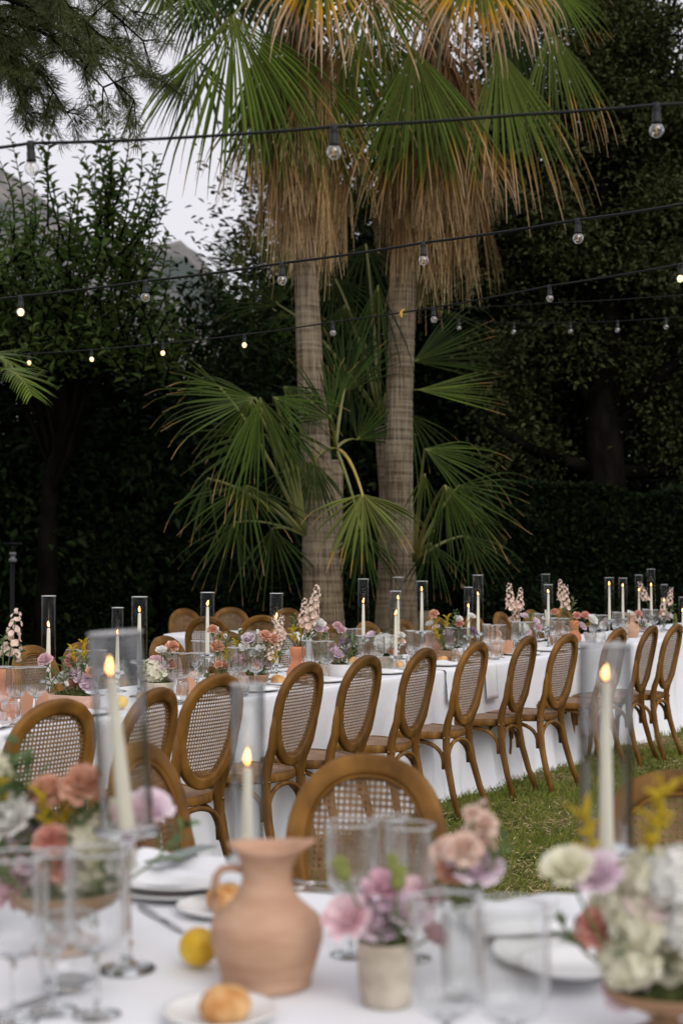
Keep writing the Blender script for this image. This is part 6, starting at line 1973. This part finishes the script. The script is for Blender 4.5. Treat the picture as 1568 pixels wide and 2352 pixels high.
# glasses along the row: trios and pairs
GL = [(40, .60, 'trio by the gourd vase at the left edge'), (418, .58, 'group right of the cream hydrangea bowl'), (470, 1.06, 'group behind the bark pot'), (556, .56, 'group in front of the wide low arrangement'), (722, .58, 'group in front of the gourd vase stocks'), (842, .60, 'group right of the white concrete bowl'), (955, .64, 'group behind the juice glass'),
      (1128, .62, 'group in front of the brown striped bowl'), (1044, .62, 'group left of the tan jug pair'), (1192, .64, 'group under the left tall stock'), (1280, .66, 'group under the right tall stock'), (1368, .66, 'group left of the bright candle pair'), (1420, .70, 'group under the bright candle pair'), (1488, .72, 'group under the tallest glass near the right edge'),
      (190, 1.1, 'group behind the stone trough'), (640, 1.14, 'group behind the wide low arrangement'), (800, 1.14, 'group behind the white concrete bowl'), (1240, 1.12, 'group behind the two tall stocks')]
for (x, o, desc) in GL:
    s = rows(x, o)
    for j, (ds, do, kind) in enumerate([(-.055, .01, 'flute'), (.03, .03, 'wine'), (.10, -.01, 'wine')]):
        stem_glass(kind, rowp(s + ds, o + do, TZ), ('tall fluted champagne glass in the ' if kind == 'flute' else 'fluted wine glass in the ') + desc, 'fluted stem glasses on the long table')
    if o < 1:
        tumbler(rowp(s - .10, o - .07, TZ), 'clear tumbler in the ' + desc, 'tumblers on the long table')
tumbler(row(947, .50, TZ), 'tumbler of yellow juice behind the fourth bread roll', 'tumblers on the long table', juice=True)
# place settings on the near side of the long table
def plate_mesh(r):
    mb = MB(); mb.lathe([(.001, .004), (r * .55, .004), (r * .62, .006), (r * .96, .016), (r, .018), (r * .995, .014), (r * .62, .001), (.001, .0)], 44)
    return mb.mesh('dinner_plate')
PL, SP = plate_mesh(.142), plate_mesh(.08)
def napkin_mesh(seed, w=.12, l=.22, h=.012):
    mb = MB(); nx, ny = 12, 16
    def lay(zf, up):
        vs = []
        for j in range(ny + 1):
            for i in range(nx + 1):
                u, v = i / nx - .5, j / ny - .5
                n = noise.noise(Vector((u * 4 + seed, v * 3, up)))
                edge = max(abs(u), abs(v)) * 2
                z = zf + .008 * n + (.010 * math.exp(-((u - .08) / .12) ** 2) if up else 0) - .006 * edge ** 6
                vs.append((u * w * (1 + .12 * n), v * l, max(.0, z)))
        return vs
    a, b = lay(h, 1), lay(0, 0)
    k = nx + 1
    f = [(j * k + i, j * k + i + 1, (j + 1) * k + i + 1, (j + 1) * k + i) for j in range(ny) for i in range(nx)]
    mb.add(a, f); mb.add(b, [tuple(reversed(q)) for q in f])
    n0 = len(a)
    e = [i for i in range(k)] + [j * k + nx for j in range(1, ny + 1)] + [ny * k + i for i in range(nx - 1, -1, -1)] + [j * k for j in range(ny - 1, 0, -1)]
    for q in range(len(e)):
        p0, p1 = e[q], e[(q + 1) % len(e)]
        mb.f.append((p0, p0 + n0, p1 + n0, p1))
    return mb.mesh('napkin')
NPK = [napkin_mesh(1), napkin_mesh(5)]
def roll_mesh(seed):
    mb = MB()
    prof = [(.001, 0), (.024, .0), (.036, .010), (.0385, .022), (.034, .036), (.022, .045), (.010, .0475), (.001, .048)]
    mb.lathe(prof, 26)
    mb.v = [(x * (1 + .08 * noise.noise(Vector((x * 30 + seed, y * 30, z * 30)))), y * .88, z * (1 + .12 * noise.noise(Vector((x * 25, y * 25, seed))))) for x, y, z in mb.v]
    return mb.mesh('bread_roll')
RL = [roll_mesh(1), roll_mesh(4), roll_mesh(9)]
ring_desc = ['the leftmost near-row chair', 'the chair behind the leaning candle', 'the chair left of the middle candle', 'the chair in front of the gourd vase', 'the thistle bowl chair', 'the juice glass chair', 'the chair right of the juice glass', 'the tall stock chair', 'the chair left of the large candle', 'the chair behind the large candle', 'the chair right of the large candle', 'the last near-row chair']
def setting(s, o, rot, cd, i, roll=True):
    q = rowp(s, o, TZ)
    tag(mesh_obj('dinner_plate', PL, 'porcelain', None, q), 'white dinner plate set before ' + cd, 'plate', 'dinner plates on the long table')
    n = mesh_obj('napkin', NPK[i % 2], 'napkin_linen', None, q + Vector((0, 0, .0065))); n.rotation_euler = (0, 0, rot + .25)
    tag(n, 'folded white napkin on the plate before ' + cd, 'napkin', 'folded napkins on the plates')
for i, s in enumerate(near_s):
    setting(s - .0, .60, ROW_ROT, ring_desc[i], i)
    b = rowp(s + .27, .66, TZ)
rolls = [(c2(463, 770), 'bread roll on a small plate left of the gourd vase'), (c2(865, 700), 'bread roll on a small plate before the white concrete bowl'), (c2(985, 635), 'bread roll on a small plate right of the white concrete bowl'), (c2(1290, 663), 'bread roll on a small plate by the juice glass'), (c3(130, 620), 'bread roll on a small plate below the brown striped bowl'), (c1(430, 1000), 'bread roll on a small plate behind the leftmost near-row chair')]
for i, ((x, y), lab) in enumerate(rolls):
    q = onz(x, y + 5, TZ)
    o = (q - RO).dot(RN)
    if not (.5 < o < 1.2): q = row(x, .62, TZ)
    tag(mesh_obj('side_plate', SP, 'porcelain', None, q), 'small white plate under the ' + lab.replace(' on a small plate', ''), 'side plate', 'side plates on the long table')
    r_ = mesh_obj('bread_roll', RL[i % 3], 'crust', None, q + Vector((0, 0, .0048))); r_.rotation_euler = (0, 0, i * 1.3)
    tag(r_, lab, 'bread roll', 'bread rolls on the long table')
# arched tan menu cards standing on the table
def arch_card(p, rz, label, h=.105, w=.062):
    n = 14
    out = [(-w / 2, 0), (w / 2, 0), (w / 2, h - w / 2)] + [(w / 2 * math.cos(math.pi * k / n), h - w / 2 + w / 2 * math.sin(math.pi * k / n)) for k in range(1, n)] + [(-w / 2, h - w / 2)]
    mb = MB(); m_ = len(out)
    mb.add([(x, -.002, z) for x, z in out] + [(x, .002, z) for x, z in out], [tuple(range(m_)), tuple(reversed(range(m_, 2 * m_)))] + [(i, i + m_, (i + 1) % m_ + m_, (i + 1) % m_) for i in range(m_)])
    o = mb.build('place_card', 'tan_card', None, smooth=False, loc=p); o.rotation_euler = (-.18, 0, rz)
    tag(o, label, 'place card', 'arched tan place cards on the long table')
for (x, o, lab) in [(c1(180, 950)[0], .74, 'arched tan place card between the left-edge gourd vase and the stone trough'), (c1(285, 940)[0], .70, 'arched tan place card in front of the glasses at far left'), (c1(1250, 830)[0], .62, 'arched tan place card under the glasses right of the hydrangea bowl'), (c1(1320, 720)[0], .80, 'tan place card behind the glasses right of the hydrangea bowl'),
                    (c2(200, 720)[0], .60, 'tan place card under the glasses before the wide low arrangement'), (c2(1400, 560)[0], .68, 'tan place card beside the juice glass'), (c2(680, 640)[0], .66, 'tan place card right of the gourd vase'), (c3(520, 520)[0], .66, 'tan place card under the left tall stock')]:
    arch_card(row(x, o, TZ), -.35, lab)

# ================================================================== THE NEAR TABLE (out of focus)
T2 = 'in the blurred near table'
jp = onz(612, 2262, TZ)
jug('tan clay jug with side handle standing on the near table', jp, at(612, 1930, jp.y).z - TZ - .006, math.radians(-10))
lemon(onz(455, 2224, TZ + .0) + Vector((0, 0, .033)), .0315, 'yellow lemon lying left of the tan jug on the near table', LG, (.5, 1.15, -.9))
def plate_near(p, mesh_, lab, name='dinner_plate', cat_='plate'): return tag(mesh_obj(name, mesh_, 'porcelain', None, p), lab, cat_, 'plates on the near table')
q = onz(505, 2345, TZ); plate_near(q, SP, 'small white plate with a bread roll at the bottom of the picture', 'side_plate', 'side plate')
r_ = mesh_obj('bread_roll', RL[0], 'crust', None, onz(517, 2345, TZ + .005)); r_.rotation_euler = (0, 0, .6); tag(r_, 'blurred bread roll at the bottom of the picture below the tan jug', 'bread roll', 'bread rolls on the near table')
q = onz(505, 2098, TZ); plate_near(q, SP, 'small white plate behind the handle of the tan jug', 'side_plate', 'side plate')
r_ = mesh_obj('bread_roll', RL[1], 'crust', None, onz(520, 2092, TZ + .005)); tag(r_, 'bread roll half hidden behind the handle of the tan jug', 'bread roll', 'bread rolls on the near table')
q = onz(415, 2045, TZ); plate_near(q, PL, 'white dinner plate with napkin left of the tan jug')
q2 = q + Vector((0, 0, .018)); plate_near(q2, PL, 'upper white plate stacked left of the tan jug')
n = mesh_obj('napkin', NPK[0], 'napkin_linen', None, q2 + Vector((.02, 0, .0075))); n.rotation_euler = (0, 0, 1.25); n.scale = (1.5, 1.15, 2.0); tag(n, 'rumpled white napkin on the plate left of the tan jug', 'napkin', 'napkins on the near table')
mb = MB(); mb.box((0, 0, .0), (.05, .15, .004)); cdo = mb.build('menu_card', 'grey_card', None, smooth=False, loc=q2 + Vector((0.0, .0, .052))); cdo.rotation_euler = (.06, -.1, -.7); tag(cdo, 'narrow grey menu card on the napkin left of the tan jug', 'menu card')
q = onz(1330, 2205, TZ); plate_near(q, PL, 'white dinner plate right of the two large blurred glasses')
n = mesh_obj('napkin', NPK[1], 'napkin_linen', None, onz(1262, 2110, TZ + .02)); n.rotation_euler = (0, 0, 1.8); n.scale = (1.6, 1.4, 1.5); tag(n, 'white napkin spread behind the two large blurred glasses', 'napkin', 'napkins on the near table')
q = onz(1310, 2262, TZ); plate_near(q + Vector((0, 0, .019)), SP, 'small white plate on the right side of the near table', 'side_plate', 'side plate')
def fork(p, rz, label):
    t = thing('fork', label, 'fork', p, rz, 'forks on the near table')
    mb = MB(); mb.sweep([(0, -.1, .003), (0, -.03, .004), (0, .02, .007), (0, .045, .005)], [(.004, .0015), (.0035, .0015), (.003, .0015), (.009, .0012)], sides=6, hint=Vector((1, 0, 0))); mb.build('handle', 'steel', t)
    for k in range(4):
        mb = MB(); mb.sweep([((k - 1.5) * .005, .044, .005), ((k - 1.5) * .005, .07, .003), ((k - 1.5) * .005, .092, .006)], .0011, sides=5); mb.build('tine', 'steel', t)
def knife(p, rz, label):
    t = thing('knife', label, 'knife', p, rz, 'knives on the near table')
    mb = MB(); mb.sweep([(0, -.11, .004), (0, -.02, .004)], (.005, .003), sides=8, hint=Vector((1, 0, 0))); mb.build('handle', 'steel', t)
    mb = MB(); mb.sweep([(0, -.02, .004), (0, .03, .003), (0, .08, .003), (.003, .11, .003)], [(.005, .0012), (.008, .0012), (.008, .001), (.002, .0008)], sides=6, hint=Vector((1, 0, 0))); mb.build('blade', 'steel', t)
fork(onz(745, 2052, TZ), 1.1, 'steel fork lying on the near table right of the tan jug, left one'); fork(onz(770, 2040, TZ), 1.15, 'steel fork lying on the near table below the trio of glasses')
knife(onz(365, 2112, TZ), .5, 'steel knife lying on the near table before the stacked plates'); knife(onz(18, 2325, TZ), -.6, 'steel knife at the bottom left corner of the picture')
tumbler(onz(158, 2270, TZ), 'blurred tumbler at lower left of the picture', 'tumblers on the near table', scale=1.18)
# three big candles
cpos = onz(290, 2228, TZ)
candle('of the blurred leaning candle at left on the near table', 262, 1452, 1528, 1908, P=cpos, r=.043, lean=(0, -.11), cr=.0135)
cm = at(568, 1900, 2.62); cm.z = TZ
candle('of the blurred candle behind the tan jug', 568, 1572, 1740, 1975, P=cm, r=.031, cr=.013)
cr_ = at(1392, 1900, 2.38); cr_.z = TZ
candle('of the large blurred candle at right on the near table', 1388, 1480, 1543, 1955, P=cr_, r=.044, cr=.0125)
# glasses
NG = 'fluted stem glasses on the near table'
def near_glass(kind, x, ytop, lab, H=None):
    H = H or {'wine': .215, 'flute': .225, 'big': .232}[kind]
    # distance from the height of the rim
    d = (CAMZ - (TZ + H)) * FPX / (ytop - 1285)
    p = at(x, 1285, d); p.z = TZ
    stem_glass(kind, p, lab, NG)
near_glass('wine', 806, 1886, 'widest glass of the trio right of the tan jug')
near_glass('flute', 896, 1872, 'slim champagne glass of the trio right of the tan jug')
near_glass('wine', 940, 1892, 'right wine glass of the trio right of the tan jug')
near_glass('big', 1022, 2062, 'large blurred glass right of the pink lisianthus pot, the left of two')
near_glass('big', 1172, 2072, 'large blurred glass right of the pink lisianthus pot, the right of two')
near_glass('big', 40, 1960, 'large blurred glass at the left edge of the picture')
near_glass('flute', 130, 1955, 'slim champagne glass between two wine glasses at lower left')
near_glass('big', 228, 1950, 'large blurred wine glass under the leaning candle at lower left')
# pot of pink lisianthus
pk = onz(888, 2306, TZ)
vessel('stone_pot', 'beige stone pot of pink lisianthus on the near table', 'pot', pk, [(.001, 0), (.033, 0), (.036, .004), (.042, .03), (.043, .06), (.043, .090), (.042, .093), (.038, .090), (.038, .03), (.03, .01), (.001, .01)], 'beige_stone', moss=(.0385, .088))
arrange([('rose', 'pink', 962, 1140, 1.0), ('rose', 'lilac', 1150, 1160, 1.1), ('rose', 'lilac', 1312, 1085, 1.1), ('rose', 'mauve', 1182, 945, .85), ('bud', 'lime', 940, 872, 1.3), ('bud', 'lime', 1262, 925, 1.3), ('sprig', 'lime', 1265, 1250, .7), ('bud', 'lime', 1225, 830, .9), ('bud', 'mauve', 1085, 1010, .9), ('rose', 'pink', 1400, 1000, .9), ('sprig', 'lime', 1440, 1010, .6), ('rose', 'pink', 1470, 1230, .8, .05)],
        c5, pk.y, pk + Vector((0, 0, .088)), 'in the beige pot right of the tan jug', .022)
# fluted bud vase with stocks behind the two large glasses
bv = at(1060, 2100, 2.12); bv.z = TZ
bud_vase('fluted glass bud vase behind the two large blurred glasses', bv, .165, .031)
arrange([('stock', 'blush', 392, 810, .5), ('carnation', 'blush', 400, 800, .8), ('carnation', 'blush', 345, 720, .45), ('carnation', 'blush', 215, 960, .85), ('carnation', 'peach', 225, 1060, .8), ('rose', 'lilac', 360, 1000, 1.15), ('sprig', 'lime', 490, 945, .55), ('carnation', 'blush', 290, 940, .9), ('carnation', 'blush', 400, 925, .7), ('bud', 'cream', 370, 900, .8)], c6, bv.y, bv + Vector((0, 0, .15)), 'in the bud vase behind the two large glasses', .012)
# footed brown bowls, left and right
def footed_bowl(label, p, r=.1, h=.12):
    q = h / .12
    prof = [(.001, 0), (r * .62, 0), (r * .64, .006 * q), (r * .35, .03 * q), (r * .2, .045 * q), (r * .2, .055 * q), (r * .5, .07 * q), (r * .9, .092 * q), (r, h - .004), (r * .985, h), (r * .93, h - .002), (r * .8, .096 * q), (.001, .075 * q)]
    return vessel('footed_bowl', label, 'bowl', p, prof, 'brown_bowl', segs=36, moss=(r * .88, h - .006))
fl = onz(150, 2180, TZ)
footed_bowl('brown footed bowl of mixed flowers at lower left, behind the glasses', fl, .092, .10)
arrange([('carnation', 'peach', 482, 570, 1.2), ('carnation', 'peach', 275, 615, 1.1), ('goldenrod', 'yellow', 355, 735, .9), ('goldenrod', 'yellow', 250, 690, .9), ('rose', 'lilac', 140, 790, 1.1), ('rose', 'white', 30, 740, 1.3), ('hydrangea', 'cream', -40, 470, .55), ('rose', 'white', -10, 680, 1.1), ('rose', 'white', 90, 700, 1.0), ('sprig', 'lime', 160, 470, 1.0), ('sprig', 'lime', 10, 620, 1.0), ('sprig', 'lime', 0, 980, 1.0), ('sprig', 'lime', 110, 590, .9), ('sprig', 'lime', 40, 905, .9), ('rose', 'pink', 80, 1060, 1.3), ('carnation', 'coral', 300, 880, .95),
         ('carnation', 'coral', 335, 1010, 1.1), ('hydrangea', 'cream', 520, 870, .68), ('hydrangea', 'cream', 610, 1000, .62), ('goldenrod', 'yellow', 545, 1050, .9), ('rose', 'lilac', 880, 660, 1.05), ('rose', 'pink', 770, 720, .95), ('sprig', 'lime', 1000, 870, .75), ('sprig', 'lime', 50, 520, .9), ('bud', 'cream', 655, 690, 1.2), ('rose', 'mauve', 20, 1130, 1.2), ('sprig', 'lime', 230, 820, 1.0),
         ('hydrangea', 'cream', 440, 1120, .7), ('carnation', 'coral', 420, 960, .9), ('goldenrod', 'yellow', 20, 590, .8), ('rose', 'lilac', 200, 960, 1.0), ('rose', 'pink', 150, 1150, 1.0), ('sprig', 'lime', 560, 1150, .8), ('rose', 'white', 700, 980, .8), ('sprig', 'lime', 480, 760, .8)],
        c4, fl.y, fl + Vector((0, 0, .094)), 'in the footed bowl at lower left', .06)
fr = onz(1530, 2390, TZ)
footed_bowl('brown footed bowl of cream flowers at the lower right corner', fr, .085, .075)
arrange([('hydrangea', 'cream', 1215, 1250, .62), ('hydrangea', 'cream', 1400, 1105, .72), ('rose', 'lilac', 1290, 1160, 1.0), ('hydrangea', 'white', 1545, 1090, .66), ('rose', 'pink', 1392, 1200, 1.05), ('rose', 'mauve', 1362, 1500, 1.1), ('carnation', 'coral', 1095, 1395, 1.1), ('hydrangea', 'cream', 1330, 1345, .62), ('rose', 'cream', 1530, 1470, 1.4), ('rose', 'lilac', 1352, 1680, 1.2), ('hydrangea', 'cream', 1500, 1690, .7), ('rose', 'pink', 1430, 1600, 1.1), ('sprig', 'lime', 1400, 1420, .9), ('goldenrod', 'yellow', 1020, 810, .9),
         ('goldenrod', 'yellow', 1415, 740, 1.2), ('rose', 'cream', 895, 1015, .95), ('rose', 'lilac', 1070, 1050, .95), ('sprig', 'lime', 905, 1400, .6), ('sprig', 'lime', 1285, 1345, .7), ('rose', 'mauve', 1480, 1290, .9), ('bud', 'lime', 1505, 1140, 1.1), ('hydrangea', 'cream', 1260, 1560, .6), ('carnation', 'peach', 1215, 1610, .8), ('rose', 'lilac', 1240, 1700, 1.1), ('sprig', 'lime', 1280, 1540, .7), ('hydrangea', 'white', 1590, 1320, .7), ('sprig', 'lime', 1550, 1250, .8), ('rose', 'lilac', 1560, 1580, 1.0)],
        c6, fr.y, fr + Vector((0, 0, .07)), 'in the footed bowl at lower right', .06)

# ================================================================== labels that repeat: say which one by its place
def finish_labels():
    by = {}
    for o in THINGS:
        by.setdefault(o['label'], []).append(o)
    RX = Vector((1, 0, 0))
    for lab, os_ in by.items():
        n = len(os_)
        if n < 2: continue
        xs = lambda o: o.location.x / max(.5, o.location.y)
        os_.sort(key=xs)
        if n == 2: w = ['left', 'right']
        elif n == 3: w = ['leftmost', 'middle', 'rightmost']
        elif n == 4: w = ['leftmost', 'second from left', 'third from left', 'rightmost']
        elif n == 5: w = ['leftmost', 'second from left', 'middle', 'second from right', 'rightmost']
        else: w = (['leftmost'] + [q + ' from left' for q in ('second', 'third', 'fourth', 'fifth', 'sixth', 'seventh', 'eighth', 'ninth', 'tenth', 'eleventh', 'twelfth')])[:n - 1] + ['rightmost']
        for o, k in zip(os_, w):
            if k: o['label'] = k + ' ' + lab
finish_labels()
